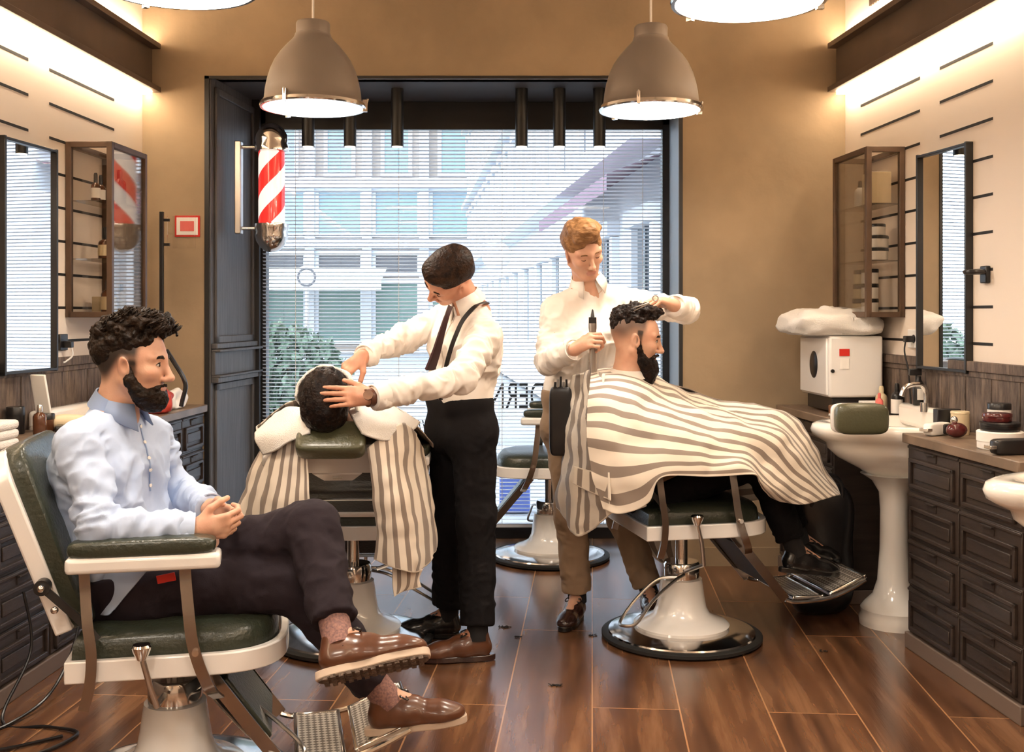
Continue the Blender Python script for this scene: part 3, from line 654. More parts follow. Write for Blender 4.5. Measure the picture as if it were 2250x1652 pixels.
# right back worktop items
jar('wooden_bowl', 'brown round wooden shaving bowl in front of the white towel warmer', tuple(wl_('R', 5.24, .30, CT)), .045, .05, 'wood_brown', 'wood_brown', None, .3, 'bowl')
boxy('folded_cloth', 'flat white cloth lying along the edge of the far right worktop', 'cloth', wl_('R', 5.19, .22, CT), (.26, .10, .012), 'towel', rz('R'))
boxy('tissue_box', 'small white box on the far right worktop beside the pink bottle', 'box', wl_('R', 5.22, .155, CT + .0005), (.09, .05, .06), 'white', .1) .location.z = CT + .0125
def bot2(lb, y, x, r, h, m, cap='black_plastic'): bottle('cosmetic_bottle', lb, wl_('R', y, x, CT + .0125), r, h, m, cap, 'bottles on the far right worktop')
bot2('pink plastic bottle in front of the white towel warmer', 5.19, .12, .018, .10, 'pink', 'pink')
bottle('cosmetic_bottle', 'beige bottle beside the pink bottle on the far right worktop', wl_('R', 5.27, .075, CT), .028, .14, 'cream', 'cream', 'bottles on the far right worktop')
bottle('spray_bottle', 'black spray bottle at the wall end of the far right worktop', wl_('R', 5.165, .045, CT), .027, .16, 'black_plastic', group='black bottles by the right wall socket', labelm='paper')
t = thing('spray_bottle', 'taller black spray bottle nearest the wall on the far right worktop', 'bottle', (1.825, 5.0, .905), 0, 'black bottles by the right wall socket')
MB().lathe([(.024, 0), (.026, .004), (.026, .09), (.012, .115), (.012, .13)], n=18).build('body', 'black_plastic', t); MB().box((-.015, 0, .148), (.055, .02, .03)).box((-.01, 0, .118), (.008, .01, .03)).build('trigger_head', 'black_plastic', t, bevel=.003); MB().box((0, -.0262, .05), (.03, .001, .05)).build('paper_label', 'paper', t)
t.location = wl_('R', 4.93, .05, .9505)
# socket and plug
t = thing('wall_socket', 'white wall socket above the right wainscot beside the mirror', 'socket', wall_at('R', 5.06, 1.245), rz('R')); MB().box((.006, 0, 0), (.012, .13, .085)).build('plate', 'white', t, bevel=.003); MB().cyl((.012, 0, 0), (.013, 0, 0), .02).build('outlet', 'black_plastic', t)
t = thing('power_plug', 'black plug with cord running down from the right wall socket', 'plug', wall_at('R', 5.06, 1.245), rz('R')); MB().box((.035, 0, 0), (.045, .03, .03)).build('plug_body', 'black_plastic', t, bevel=.004)
MB().tube(smooth_path([(.05, 0, -.01), (.06, .01, -.06), (.05, .03, -.15), (.045, .035, -.25), (.05, .06, -.33), (.06, .09, -.365)]), .004, 8).build('cord', 'black_plastic', t)
t = thing('wall_socket', 'black wall socket on the left wall beside the left mirror', 'socket', wall_at('L', 4.97, 1.232), rz('L')); MB().box((.006, 0, 0), (.012, .075, .075)).build('plate', 'black_plastic', t, bevel=.003); MB().box((.03, 0, -.01), (.04, .03, .03)).build('plug_body', 'black_plastic', t, bevel=.003)
MB().tube(smooth_path([(.045, 0, -.02), (.05, 0, -.06), (.03, -.02, -.085), (.03, -.05, -.09)]), .004, 8).build('cord', 'white', t)
t = thing('wall_hook', 'black round holder on the right wall beside the mirror', 'holder', wall_at('R', 4.42, 1.52), rz('R')); MB().box((.01, 0, 0), (.02, .05, .07)).build('plate', 'black_plastic', t, bevel=.004); MB().tube([(.055 + .035 * math.cos(a * PI / 10), .0 + .035 * math.sin(a * PI / 10), .01) for a in range(20)], .010, 8, closed=True).build('ring', 'black_plastic', t)
# near right worktop items
g2 = 'jars and tins on the near right worktop'
def jr(lb, y, x, z, r, h, m, l_, lid=.3, nm='cosmetic_jar'): return jar(nm, lb, wl_('R', y, x, CT + z), r, h, m, l_, g2, lid)
jr('round white tin at the front of the near right worktop', 3.96, .20, 0, .078, .065, 'white', 'paper', .55, 'round_tin')
jr('wide black jar lying on the round white tin', 3.96, .20, .0655, .068, .032, 'black_plastic', 'black_plastic', .4)
jr('dark red jar stacked on the wide black jar', 3.97, .205, .098, .050, .030, 'darkred', 'darkred', .4)
jr('grey jar with black lid behind the stack of jars on the near right worktop', 4.13, .11, 0, .042, .15, 'white', 'black_plastic', .15)
jr('cream cup standing at the wall side of the near right worktop', 4.41, .12, 0, .036, .095, 'cream', 'cream', .1)
t = thing('shaving_brush', 'dark red shaving brush handle lying beside the cream cup', 'brush', wl_('R', 4.30, .19, CT + .031), .3); b = MB(); b.ball((0, 0, 0), (.045, .03, .03), 12); b.build('handle', 'darkred', t); MB().ball((-.012, 0, .04), (.014, .014, .016), 10).build('knob', 'chrome', t)
boxy('product_box', 'black box behind white combs at the far end of the near right worktop', 'box', wl_('R', 4.46, .15, CT), (.10, .04, .10), 'black_plastic', .1)
t = thing('hair_clipper', 'black and white hair clipper lying on the near right worktop', 'clipper', wl_('R', 4.40, .22, CT), .6)
pad(MB(), (0, 0, .026), (.14, .045, .05)).build('body', 'white', t); pad(MB(), (.035, -.012, .026), (.06, .04, .04)).build('grip', 'black_plastic', t); MB().box((-.075, 0, .026), (.03, .04, .012)).build('blade', 'chrome', t, bevel=.001)
jr('shiny copper bowl at the right end of the near right worktop', 3.76, .10, .0, .065, .08, 'copper', 'copper', .2, 'copper_bowl')
t = thing('hair_clipper', 'black hair clipper lying at the right edge of the near right worktop', 'clipper', wl_('R', 3.80, .24, CT), .2); pad(MB(), (0, 0, .028), (.16, .055, .055)).build('body', 'black_plastic', t); MB().box((-.085, 0, .028), (.03, .04, .012)).build('blade', 'chrome', t, bevel=.001)
# left worktop items
g3 = 'toiletries on the left worktop'
def jl(lb, y, x, z, r, h, m, l_, lid=.3, nm='cosmetic_jar', cat='jar'): return jar(nm, lb, wl_('L', y, x, CT + z), r, h, m, l_, g3, lid, cat)
bottle('cosmetic_bottle', 'amber bottle with silver cap on the left worktop above the green chair back', wl_('L', 4.42, .17, CT), .026, .12, 'amber', 'chrome', g3)
jl('dark brown jar beside the amber bottle on the left worktop', 4.52, .14, 0, .04, .075, 'amber', 'black_plastic')
jl('black pot against the wall at the far end of the left worktop', 4.44, .06, 0, .035, .11, 'black_plastic', 'black_plastic')
t = thing('hair_dryer', 'cream hair dryer lying on the left worktop beside the amber bottle', 'hair dryer', wl_('L', 4.57, .22, CT), .3); MB().lathe([(0, 0), (.03, .005), (.034, .04), (.03, .10), (.022, .14), (.024, .16), (0, .16)], n=20, mtx=Matrix.Translation((-.06, 0, .036)) @ Matrix.Rotation(R(90), 4, 'Y')).build('barrel', 'cream', t); pad(MB(), (-.03, -.06, .016), (.03, .11, .028)).build('handle', 'black_plastic', t)
for k in range(3): boxy('folded_towel', 'folded cream towel at the left edge of the photo, %s of the stack' % ('bottom', 'middle', 'top')[k], 'towel', wl_('L', 3.93, .22, CT + k * .0335), (.14, .20, .033), 'towel', RZL, 'folded towels on the left worktop', .012)
boxy('product_box', 'tall beige box standing by the seated man\'s collar on the left', 'box', wl_('L', 5.16, .13, CT), (.03, .09, .20), 'cream', .25)
boxy('paper_card', 'speckled beige card leaning behind the seated man\'s neck', 'card', wl_('L', 4.62, .10, CT), (.012, .07, .24), 'paper', .3).rotation_euler = (R(0), R(-14), 1.35)
# left back corner: red bag, tissues, hair cable, sign and pole
cloth_heap('red_bag', 'crumpled red bag on the far left worktop behind the seated man\'s beard', 'bag', wl_('L', 5.38, .27, CT), (.15, .14, .13), 8, 'redbag')
cloth_heap('tissue_bundle', 'crumpled white paper beside the red bag on the far left worktop', 'paper', wl_('L', 5.62, .26, CT), (.11, .14, .10), 5, 'paper')
t = thing('clipper_cord', 'thick black cable rising from the red bag on the far left', 'cable', (0, 0, 0)); MB().tube(smooth_path([at(366, 770, 5.38), at(385, 800, 5.35), at(402, 828, 5.33), at(408, 850, 5.33), at(402, 875, 5.33), at(398, 893, 5.33)]), .011, 8).build('cable', 'black_plastic', t)
t = thing('glass_stand', 'slim black pole in the left corner with clips holding a clear glass panel', 'stand', (-1.86, 5.80, CT))
MB().box((0, 0, .515), (.020, .02, 1.03)).build('pole', 'black_metal', t, bevel=.002); MB().box((0, 0, .006), (.08, .06, .012)).build('foot', 'black_metal', t, bevel=.002)
for z in (.985, .855): MB().box((.024, 0, z), (.035, .014, .014)).build('clip', 'black_metal', t)
MB().box((.105, 0, .92), (.15, .006, .17)).build('glass_panel', 'glass', t, smooth=None)
t = thing('wall_notice', 'small red-framed white notice on the tan wall beside the black pole', 'sign', (-1.755, YB - .004, 1.835)); MB().box((0, 0, 0), (.135, .006, .115)).build('frame', 'red', t, bevel=.001); MB().box((0, -.004, 0), (.115, .003, .095)).build('card', 'paper', t); MB().box((0, -.006, .0), (.075, .002, .055)).build('red_panel', 'pink', t)
# floor bits: cables at left, hair clippings
t = thing('floor_cables', 'tangle of black power cables on the floor at the lower left', 'cable')
for pts in ([(-1.69, 3.78, .40), (-1.66, 3.77, .2), (-1.69, 3.62, .012), (-1.52, 3.58, .008), (-1.40, 3.52, .008), (-1.47, 3.35, .008), (-1.62, 3.32, .008)], [(-1.60, 4.02, .45), (-1.57, 3.95, .22), (-1.60, 3.8, .05), (-1.66, 3.6, .008), (-1.75, 3.46, .008), (-1.62, 3.38, .008), (-1.44, 3.50, .008)]):
    MB().tube(smooth_path(pts), .0055, 8).build('cable', 'black_plastic', t)
rnd = random.Random(4)
TL = ('just right of the dark-haired barber\'s shoes', 'beside the right chair base', 'nearest the camera, centre of the room', 'below the one beside the dark-haired barber', 'under the footrest of the right chair', 'farthest from the camera', 'right of the nearest one')
for i, (px, py) in enumerate(((1115, 1379), (1303, 1397), (1216, 1507), (1138, 1400), (1808, 1432), (1105, 1378), (1226, 1507))):
    Z = 3264 / (py - 690); c = at(px, py, Z); b = MB()
    for k in range(14): p = Vector((rnd.uniform(-.012, .012), rnd.uniform(-.008, .008), .003)); d = Vector((rnd.uniform(-.01, .01), rnd.uniform(-.01, .01), rnd.uniform(-.002, .003))); b.cyl(p, p + d, .0018, n=4)
    o = b.build('hair_tuft', 'hairbit'); o.location = (c.x, c.y, 0); tag(o, 'small tuft of dark cut hair on the floor, ' + TL[i], 'hair clippings', 'cut hair on the floor')
# ------------------------------------------------------------------ barber chairs (x forward, y left)
def chair(label, loc, rz_, lift=0.0, rec=20, headrest=None, foot=(0, 0), group='white and green barber chairs', lever=True, shell=False, H=.50, pedal=0, fso=0):
    t = thing('barber_chair', label, 'chair', loc, rz_, group)
    L = lift
    MB().lathe([(.0, .004), (.325, .004), (.335, .010), (.335, .022), (.325, .028), (.30, .028)], n=64, cap=False).build('rubber_ring', 'rubber', t)
    MB().lathe([(.312, .022), (.305, .034), (.27, .043), (.20, .05), (.12, .055), (0, .056)], n=64).build('base_plate', 'chrome', t)
    MB().lathe([(.195, .048), (.20, .062), (.188, .072), (.15, .085), (.118, .105), (.104, .135), (.096, .18), (.09, .225), (.086, .25), (.0, .251)], n=56).build('pedestal', 'white_enamel', t)
    MB().lathe([(.074, .250), (.076, .27), (.076, .312), (.070, .322), (0, .323)], n=40).build('collar', 'chrome', t)
    MB().cyl((0, 0, .3), (0, 0, .43 + L), .026, n=24).build('piston', 'chrome', t)
    MB().box((0, 0, .412 + L), (.30, .30, .024)).box((0, 0, .395 + L), (.12, .34, .02)).build('under_frame', 'black_metal', t, bevel=.004)
    # pump pedal loop
    b = MB(); b.tube(smooth_path([(.06, -.075, .275), (.02, -.15, .265), (.02, -.26, .20), (.05, -.36, .135), (.10, -.385, .13), (.14, -.35, .145), (.12, -.25, .215), (.10, -.13, .27), (.075, -.05, .285)], 6), .0065, 8); pm = Matrix.Rotation(R(pedal), 4, 'Z'); b.v = [tuple(pm @ Vector(v)) for v in b.v]
    b.build('pump_pedal', 'steel', t)
    # seat frame: band with rounded front
    def outl(hw, xb_, xf_, rx, n=22):
        pts = [(xb_, -hw), ]
        for i in range(n + 1):
            a = -PI / 2 + PI * i / n; s_ = math.copysign(abs(math.sin(a)) ** .62, math.sin(a)); pts.append((xf_ + rx * math.cos(a) ** .8 if math.cos(a) > 1e-6 else xf_, hw * s_))
        pts.append((xb_, hw)); return pts
    o_, i_ = outl(.285, -.25, .10, .22), outl(.262, -.235, .10, .197)
    MB().ring(o_, i_, .405 + L, .462 + L).build('seat_frame', 'white_enamel', t, bevel=.004)
    cu = outl(.258, -.235, .10, .192); b = MB(); n = len(cu); lv = [(1, .425), (1.0, .475), (.985, .50), (.94, .518), (.80, .528), (.4, .532), (.02, .532)]
    vs_ = [((x + .02) * k - .02, y * k, z + L) for (k, z) in lv for (x, y) in cu]; fs = [(i * n + j, i * n + (j + 1) % n, (i + 1) * n + (j + 1) % n, (i + 1) * n + j) for i in range(len(lv) - 1) for j in range(n)]
    fs.append(tuple(range(n - 1, -1, -1))); fs.append(tuple((len(lv) - 1) * n + j for j in range(n))); b.add(vs_, fs); b.build('seat', 'leather', t, smooth=60)
    for s_ in (-1, 1):
        # armrest: white tray and green pad
        ar = MB(); y = s_ * .285
        arm = MB().box((-.05, y, .716 + L), (.385, .085, .042)).build('armrest', 'white_enamel', t, bevel=.012, seg=3)
        b = MB(); pad(b, (-.055, y, .755 + L), (.37, .082, .05), n1=.5, n2=.3); b.build('arm_pad', 'leather', arm)
        # chrome straps front and rear
        pf = smooth_path([(fso + .05, y, .70 + L), (fso + .052, y, .66 + L), (fso + .06, s_ * .295, .58 + L), (fso + .07, s_ * .30, .50 + L), (fso + .09, s_ * .30, .43 + L), (fso + .115, s_ * .29, .37 + L), (fso + .135, s_ * .25, .335 + L)], 5)
        MB().tube(pf, .021, 4, flat=.22, up=(1, 0, .0)).build('front_strut', 'strap', t, smooth=30)
        pr = smooth_path([(-.20, y, .70 + L), (-.197, y, .64 + L), (-.19, s_ * .295, .56 + L), (-.18, s_ * .30, .48 + L), (-.185, s_ * .30, .40 + L), (-.20, s_ * .298, .34 + L)], 5)
        MB().tube(pr, .019, 4, flat=.24, up=(1, 0, .0)).build('rear_strut', 'strap', t, smooth=30)
        b = MB()
        b.cyl((fso + .078, s_ * .300, .475 + L), (fso + .078, s_ * .315, .475 + L), .009, n=12); b.build('strut_bolt', 'chrome', t)
    # backrest
    A = R(rec); hx, hz = -.235, .535 + L
    bm = Matrix.Translation((hx, 0, hz)) @ Matrix.Rotation(-A, 4, 'Y')     # local z up the back
    def bo(hw, z0, z1, n=10, r=.09):
        pts = [(-hw * .93, z0), (hw * .93, z0)]
        for i in range(n + 1): a = PI / 2 * i / n; pts.append((hw - r + r * math.cos(a) , z1 - r + r * math.sin(a)))
        for i in range(n + 1): a = PI / 2 + PI / 2 * i / n; pts.append((-hw + r + r * math.cos(a), z1 - r + r * math.sin(a)))
        return pts
    sw = Matrix(((0, 0, 1, 0), (1, 0, 0, 0), (0, 1, 0, 0), (0, 0, 0, 1)))   # (a,b,c)->(c,a,b): prism plane to y,z
    fr = MB(); o1, i1 = bo(.265, .0, H), bo(.232, .03, H - .045)
    r_ = MB().ring(o1, i1, -.045, .0); fr.v = [tuple(bm @ (sw @ Vector(v))) for v in r_.v]; fr.f = r_.f; fr.mi = r_.mi
    if shell:
        fr.prism([(-.095, H - .15), (.095, H - .15), (.055, H - .205), (-.055, H - .205)], -.049, -.030, mtx=bm @ sw); fr.prism([(-.235, H - .155), (.235, H - .155), (.235, H - .03), (-.235, H - .03)], -.045, -.032, mtx=bm @ sw)
    fr.build('back_frame', 'white_enamel', t, bevel=.006)
    b = MB(); b.prism(bo(.236, .01, H - .03), -.036, -.02, mtx=bm @ sw); b.build('back_panel', 'leather_dk', t, bevel=.003)
    if shell:
        b = MB(); b.box((-.052, 0, .16), (.006, .44, .010), mtx=bm); b.build('panel_trim', 'chrome', t); MB().box((-.051, 0, H - .175), (.004, .035, .012), mtx=bm).build('maker_plate', 'steel', t)
    b = MB(); pad(b, (.012, 0, H / 2 - .005), (.075, .49, H + .02), mtx=bm, n1=.28, n2=.28); b.build('backrest', 'leather', t)
    for s_ in (-1, 1):
        MB().cyl(bm @ Vector((-.02, s_ * .262, .14)), bm @ Vector((-.02, s_ * .295, .14)), .020, n=20).build('hinge_disc', 'black_metal', t)
        b = MB(); b.ball(tuple(bm @ Vector((-.02, s_ * .30, .14))), .010, 8); b.build('hinge_bolt', 'chrome', t)
        MB().tube(smooth_path([bm @ Vector((-.02, s_ * .285, .14)), bm @ Vector((.01, s_ * .288, .08)), (-.20, s_ * .288, .56 + L), (-.165, s_ * .295, .52 + L)], 5), .014, 4, flat=.3, up=(1, 0, 0)).build('hinge_link', 'black_metal', t, smooth=30)
        b = MB(); b.ball(tuple(bm @ Vector((-.01, s_ * .295, .075))), .010, 8); b.build('hinge_bolt', 'chrome', t)
    if lever:
        b = MB(); b.tube([(-.02, -.10, .30), (-.02, -.30, .34 + L * .5), (-.035, -.315, .40 + L), (-.05, -.318, .46 + L), (-.052, -.318, .472 + L)], [.008, .008, .008, .008, .008], 8); b.build('recline_lever', 'steel', t)
        MB().lathe([(.0, 0), (.012, .0), (.024, .026), (.026, .034), (.022, .040), (0, .041)], n=20, mtx=Matrix.Translation((-.055, -.318, .468 + L))).build('lever_knob', 'chrome', t)
    if headrest:
        hx_, hz_ = headrest
        MB().box((0, 0, 0), (.012, .17, .10), mtx=bm @ Matrix.Translation((-.02, 0, H + .03))).build('headrest_bracket', 'chrome', t, bevel=.003)
        b = MB(); pad(b, (.0, 0, 0), (.13, .245, .075), mtx=Matrix.Translation((hx_, 0, hz_)) @ Matrix.Rotation(-A * .9, 4, 'Y'), n1=.35, n2=.35); b.build('headrest', 'leather_olive', t)
        MB().cyl(bm @ Vector((-.02, 0, H + .05)), (hx_, 0, hz_ - .02), .012).build('headrest_post', 'chrome', t)
    # footrest: side rails, calf pad, tread plate
    fa = R(36 + foot[0]); fm = Matrix.Translation((fso + .105, 0, .385 + L)) @ Matrix.Rotation(-fa, 4, 'Y')   # local -z down the rails
    LR = .325 + foot[1]
    for s_ in (-1, 1):
        MB().tube([fm @ Vector((0, s_ * .20, .02)), fm @ Vector((0, s_ * .20, -LR * .5)), fm @ Vector((.0, s_ * .19, -LR))], .026, 4, flat=.22, up=(1, 0, 0)).build('footrest_rail', 'strap', t, smooth=30)
        e = fm @ Vector((0, s_ * .19, -LR)); MB().tube(smooth_path([e, e + Vector((.05, 0, -.012)), e + Vector((.18, 0, -.006)), e + Vector((.27, 0, .02)), e + Vector((.36, 0, .062))], 5), .009, 8).build('tread_arm', 'chrome', t)
    MB().box((0, 0, -LR * .47), (.012, .37, LR * .72), mtx=fm).build('calf_panel', 'leather_dk', t, bevel=.003)
    MB().box((.012, 0, -LR * .47), (.02, .33, LR * .66), mtx=fm).build('calf_pad', 'leather', t, bevel=.008, seg=3)
    e = fm @ Vector((0, 0, -LR))
    for (cx, cz, ln, tl) in ((.11, -.002, .13, 0), (.29, .040, .17, -22)):
        tm = Matrix.Translation(e + Vector((cx, 0, cz))) @ Matrix.Rotation(R(tl), 4, 'Y')
        tp = MB().box((0, 0, 0), (ln, .34, .008), mtx=tm).build('tread_plate', 'tread', t, bevel=.002); b = MB()
        for (c, d) in (((ln / 2, 0, 0), (.012, .35, .016)), ((-ln / 2, 0, 0), (.012, .35, .016)), ((0, .168, 0), (ln, .012, .016)), ((0, -.168, 0), (ln, .012, .016))): b.box(c, d, mtx=tm)
        b.build('tread_frame', 'chrome', tp, bevel=.003)
    MB().cyl(e + Vector((.16, 0, -.01)), e + Vector((.16, 0, -.07)), .008, n=10).build('footrest_leg', 'chrome', t)
    return t
def tread_mat():
    m = NT('perforated_tread_metal'); tc = m.n('ShaderNodeTexCoord'); mp = m.n('ShaderNodeMapping'); m.l(tc.outputs['Object'], mp.inputs[0]); mp.inputs['Rotation'].default_value = (0, 0, R(45)); mp.inputs['Scale'].default_value = (75, 75, 75)
    ck = m.n('ShaderNodeTexChecker', Scale=1.0); m.l(mp.outputs[0], ck.inputs[0]); ck.inputs[1].default_value = (.78, .74, .68, 1); ck.inputs[2].default_value = (.25, .22, .19, 1)
    m.l(ck.outputs[0], m.b.inputs['Base Color']); m.b.inputs['Roughness'].default_value = .35; m.b.inputs['Metallic'].default_value = .6; return m.m
M['tread'] = tread_mat()
CH1 = chair('white and green barber chair at lower left, holding the seated man', (-.968, 3.14, 0), R(12), 0.0, 20, pedal=48)
CH2 = chair('barber chair seen from behind, reclined under the client with a towelled face', (-.663, 4.56, 0), R(92), .06, 52, (-.70, .915), shell=True, foot=(20, 0))
CH3 = chair('white and green barber chair holding the bearded client under a striped cape', (.713, 4.6, 0), R(12), .065, 16, foot=(4, .02), H=.42, pedal=-70, fso=.055)
CH4 = chair('empty white and green barber chair by the window, behind the blond barber', (.21, 6.10, 0), R(176), .075, 16, foot=(4, .02))
# ------------------------------------------------------------------ people: bodies and clothes as blended solids
def _lat(seed): return np.random.RandomState(seed).rand(32, 32, 32).astype(np.float32) * 2 - 1
LAT = _lat(3)
def noise3(p):
    p = np.asarray(p, dtype=np.float64); i = np.floor(p).astype(int); f = p - i; f = f * f * (3 - 2 * f); i %= 32; j = (i + 1) % 32
    x0, y0, z0 = i.T; x1, y1, z1 = j.T; fx, fy, fz = f.T
    a = LAT[x0, y0, z0] * (1 - fx) + LAT[x1, y0, z0] * fx; b = LAT[x0, y1, z0] * (1 - fx) + LAT[x1, y1, z0] * fx
    c = LAT[x0, y0, z1] * (1 - fx) + LAT[x1, y0, z1] * fx; d = LAT[x0, y1, z1] * (1 - fx) + LAT[x1, y1, z1] * fx
    return (a * (1 - fy) + b * fy) * (1 - fz) + (c * (1 - fy) + d * fy) * fz
def V(p): return np.array(tuple(p)[:3], dtype=np.float64)
class SDF:
    def __init__(s): s.ops = []; s.M = Matrix.Identity(4)
    def tf(s, p): return V(s.M @ Vector(tuple(p)))
    def cap(s, a, b, ra, rb=None, k=.02, mode=0): s.ops.append(('c', s.tf(a), s.tf(b), ra, ra if rb is None else rb, k, mode)); return s
    def chain(s, pts, rs, k=.02):
        for i in range(len(pts) - 1): s.cap(pts[i], pts[i + 1], rs[i], rs[i + 1], k)
        return s
    def ell(s, c, r, rot=None, k=.02, mode=0):
        Rm = s.M.to_3x3()
        if rot is not None: Rm = Rm @ (rot if isinstance(rot, Matrix) else Euler(rot).to_matrix())
        s.ops.append(('e', s.tf(c), np.array(Rm, dtype=np.float64), np.array(r if hasattr(r, '__len__') else (r, r, r), dtype=np.float64), k, mode)); return s
    def cut(s, p, n, rad): n_ = V(s.M.to_3x3() @ Vector(n)); s.ops.append(('p', s.tf(p), n_ / np.linalg.norm(n_), rad)); return s
    def box_of(s):
        lo = np.full(3, 1e9); hi = -lo
        for o in s.ops:
            if o[0] == 'c' and o[6] == 0:
                r = max(o[3], o[4]); 
                for q in (o[1], o[2]): lo = np.minimum(lo, q - r); hi = np.maximum(hi, q + r)
            elif o[0] == 'e' and o[5] == 0:
                r = o[3].max(); lo = np.minimum(lo, o[1] - r); hi = np.maximum(hi, o[1] + r)
        return lo - .012, hi + .012
    def mesh(s, h=.005, fine=(), hf=.0025, smooth=2):
        lo, hi = s.box_of(); ax = []
        for d in range(3):
            xs = []; x = lo[d]
            while x < hi[d]:
                xs.append(x); x += hf if any(c[d] - r <= x <= c[d] + r for c, r in fine) else h
            xs += [x, x + h]; ax.append(np.array(xs))
        N = tuple(len(a) for a in ax); F = np.full(N, .2, dtype=np.float32)
        for o in s.ops:
            if o[0] == 'c': c0 = np.minimum(o[1], o[2]); c1 = np.maximum(o[1], o[2]); pad_ = max(o[3], o[4]) + o[5] + 3 * h
            elif o[0] == 'e': c0 = c1 = o[1]; pad_ = o[3].max() + o[4] + 3 * h
            else: c0 = c1 = o[1]; pad_ = o[3]
            sl = []
            for d in range(3):
                i0 = np.searchsorted(ax[d], c0[d] - pad_); i1 = np.searchsorted(ax[d], c1[d] + pad_); sl.append(slice(max(i0, 0), i1))
            sl = tuple(sl); f = F[sl]
            if f.size == 0: continue
            X = ax[0][sl[0]][:, None, None]; Y = ax[1][sl[1]][None, :, None]; Z = ax[2][sl[2]][None, None, :]
            if o[0] == 'c':
                a, b = o[1], o[2]; ab = b - a; L2 = max(ab.dot(ab), 1e-12)
                t = np.clip(((X - a[0]) * ab[0] + (Y - a[1]) * ab[1] + (Z - a[2]) * ab[2]) / L2, 0, 1)
                g = np.sqrt((X - a[0] - t * ab[0]) ** 2 + (Y - a[1] - t * ab[1]) ** 2 + (Z - a[2] - t * ab[2]) ** 2) - (o[3] + (o[4] - o[3]) * t); k = o[5]; mode = o[6]
            elif o[0] == 'e':
                c, Rm, r = o[1], o[2], o[3]; x, y, z = X - c[0], Y - c[1], Z - c[2]
                u = (x * Rm[0, 0] + y * Rm[1, 0] + z * Rm[2, 0]); v = (x * Rm[0, 1] + y * Rm[1, 1] + z * Rm[2, 1]); w = (x * Rm[0, 2] + y * Rm[1, 2] + z * Rm[2, 2])
                k0 = np.sqrt((u / r[0]) ** 2 + (v / r[1]) ** 2 + (w / r[2]) ** 2); k1 = np.sqrt((u / r[0] ** 2) ** 2 + (v / r[1] ** 2) ** 2 + (w / r[2] ** 2) ** 2)
                g = k0 * (k0 - 1) / np.maximum(k1, 1e-6); k = o[4]; mode = o[5]
            else:
                g = (X - o[1][0]) * o[2][0] + (Y - o[1][1]) * o[2][1] + (Z - o[1][2]) * o[2][2]
                near = (X - o[1][0]) ** 2 + (Y - o[1][1]) ** 2 + (Z - o[1][2]) ** 2 < o[3] ** 2
                F[sl] = np.where(near, np.maximum(f, g), f); continue
            if mode == 0:
                hh = np.clip(.5 + .5 * (g - f) / k, 0, 1); F[sl] = g * (1 - hh) + f * hh - k * hh * (1 - hh)
            else:
                hh = np.clip(.5 - .5 * (f + g) / k, 0, 1); F[sl] = f * (1 - hh) - g * hh + k * hh * (1 - hh)
        for d in range(3):
            idx = [slice(None)] * 3
            for e in (0, -1): idx[d] = e; F[tuple(idx)] = .2
        S = F < 0; c = [S[i:N[0] - 1 + i, j:N[1] - 1 + j, k:N[2] - 1 + k] for i in (0, 1) for j in (0, 1) for k in (0, 1)]
        cnt = sum(q.astype(np.int8) for q in c); act = (cnt > 0) & (cnt < 8); ci = np.argwhere(act); M_ = len(ci)
        idm = np.full(act.shape, -1, dtype=np.int32); idm[tuple(ci.T)] = np.arange(M_)
        P = np.zeros((M_, 3)); W_ = np.zeros(M_)
        corner = lambda o: (ci[:, 0] + o[0], ci[:, 1] + o[1], ci[:, 2] + o[2])
        pos = lambda o: np.stack([ax[0][ci[:, 0] + o[0]], ax[1][ci[:, 1] + o[1]], ax[2][ci[:, 2] + o[2]]], 1)
        for a in [(i, j, k) for i in (0, 1) for j in (0, 1) for k in (0, 1)]:
            for d in range(3):
                if a[d] == 0:
                    b = list(a); b[d] = 1; fa, fb = F[corner(a)], F[corner(b)]; cr = (fa < 0) != (fb < 0)
                    t = np.where(cr, fa / np.where(cr, fa - fb, 1), 0)[:, None]; P += np.where(cr[:, None], pos(a) * (1 - t) + pos(b) * t, 0); W_ += cr
        P /= np.maximum(W_, 1)[:, None]
        quads = []
        for d in range(3):
            u, v = [(1, 2), (2, 0), (0, 1)][d]
            A = [slice(1, -1)] * 3; A[d] = slice(0, -1); B = list(A); B[d] = slice(1, None)
            s0 = S[tuple(A)]; s1 = S[tuple(B)]; e = np.argwhere(s0 != s1); fl = s0[tuple(e.T)]
            off = [1, 1, 1]; off[d] = 0; e = e + np.array(off)
            def cell(du, dv): q = e.copy(); q[:, u] -= du; q[:, v] -= dv; return idm[tuple(q.T)]
            q = np.stack([cell(1, 1), cell(0, 1), cell(0, 0), cell(1, 0)], 1); q[~fl] = q[~fl][:, ::-1]; quads.append(q)
        Q = np.concatenate(quads); Q = Q[(Q >= 0).all(1)]
        for it in range(smooth):
            acc = np.zeros_like(P); n = np.zeros(M_)
            for i in range(4):
                a, b = Q[:, i], Q[:, (i + 1) % 4]
                for x_, y_ in ((a, b), (b, a)):
                    for d in range(3): acc[:, d] += np.bincount(x_, P[y_, d], M_)
                    n += np.bincount(x_, minlength=M_)
            P = P * .45 + .55 * acc / np.maximum(n, 1)[:, None]
        return P, Q
def normals(P, Q):
    n = np.cross(P[Q[:, 2]] - P[Q[:, 0]], P[Q[:, 3]] - P[Q[:, 1]]); N = np.zeros_like(P)
    for i in range(4):
        for d in range(3): N[:, d] += np.bincount(Q[:, i], n[:, d], len(P))
    return N / np.maximum(np.linalg.norm(N, axis=1), 1e-12)[:, None]
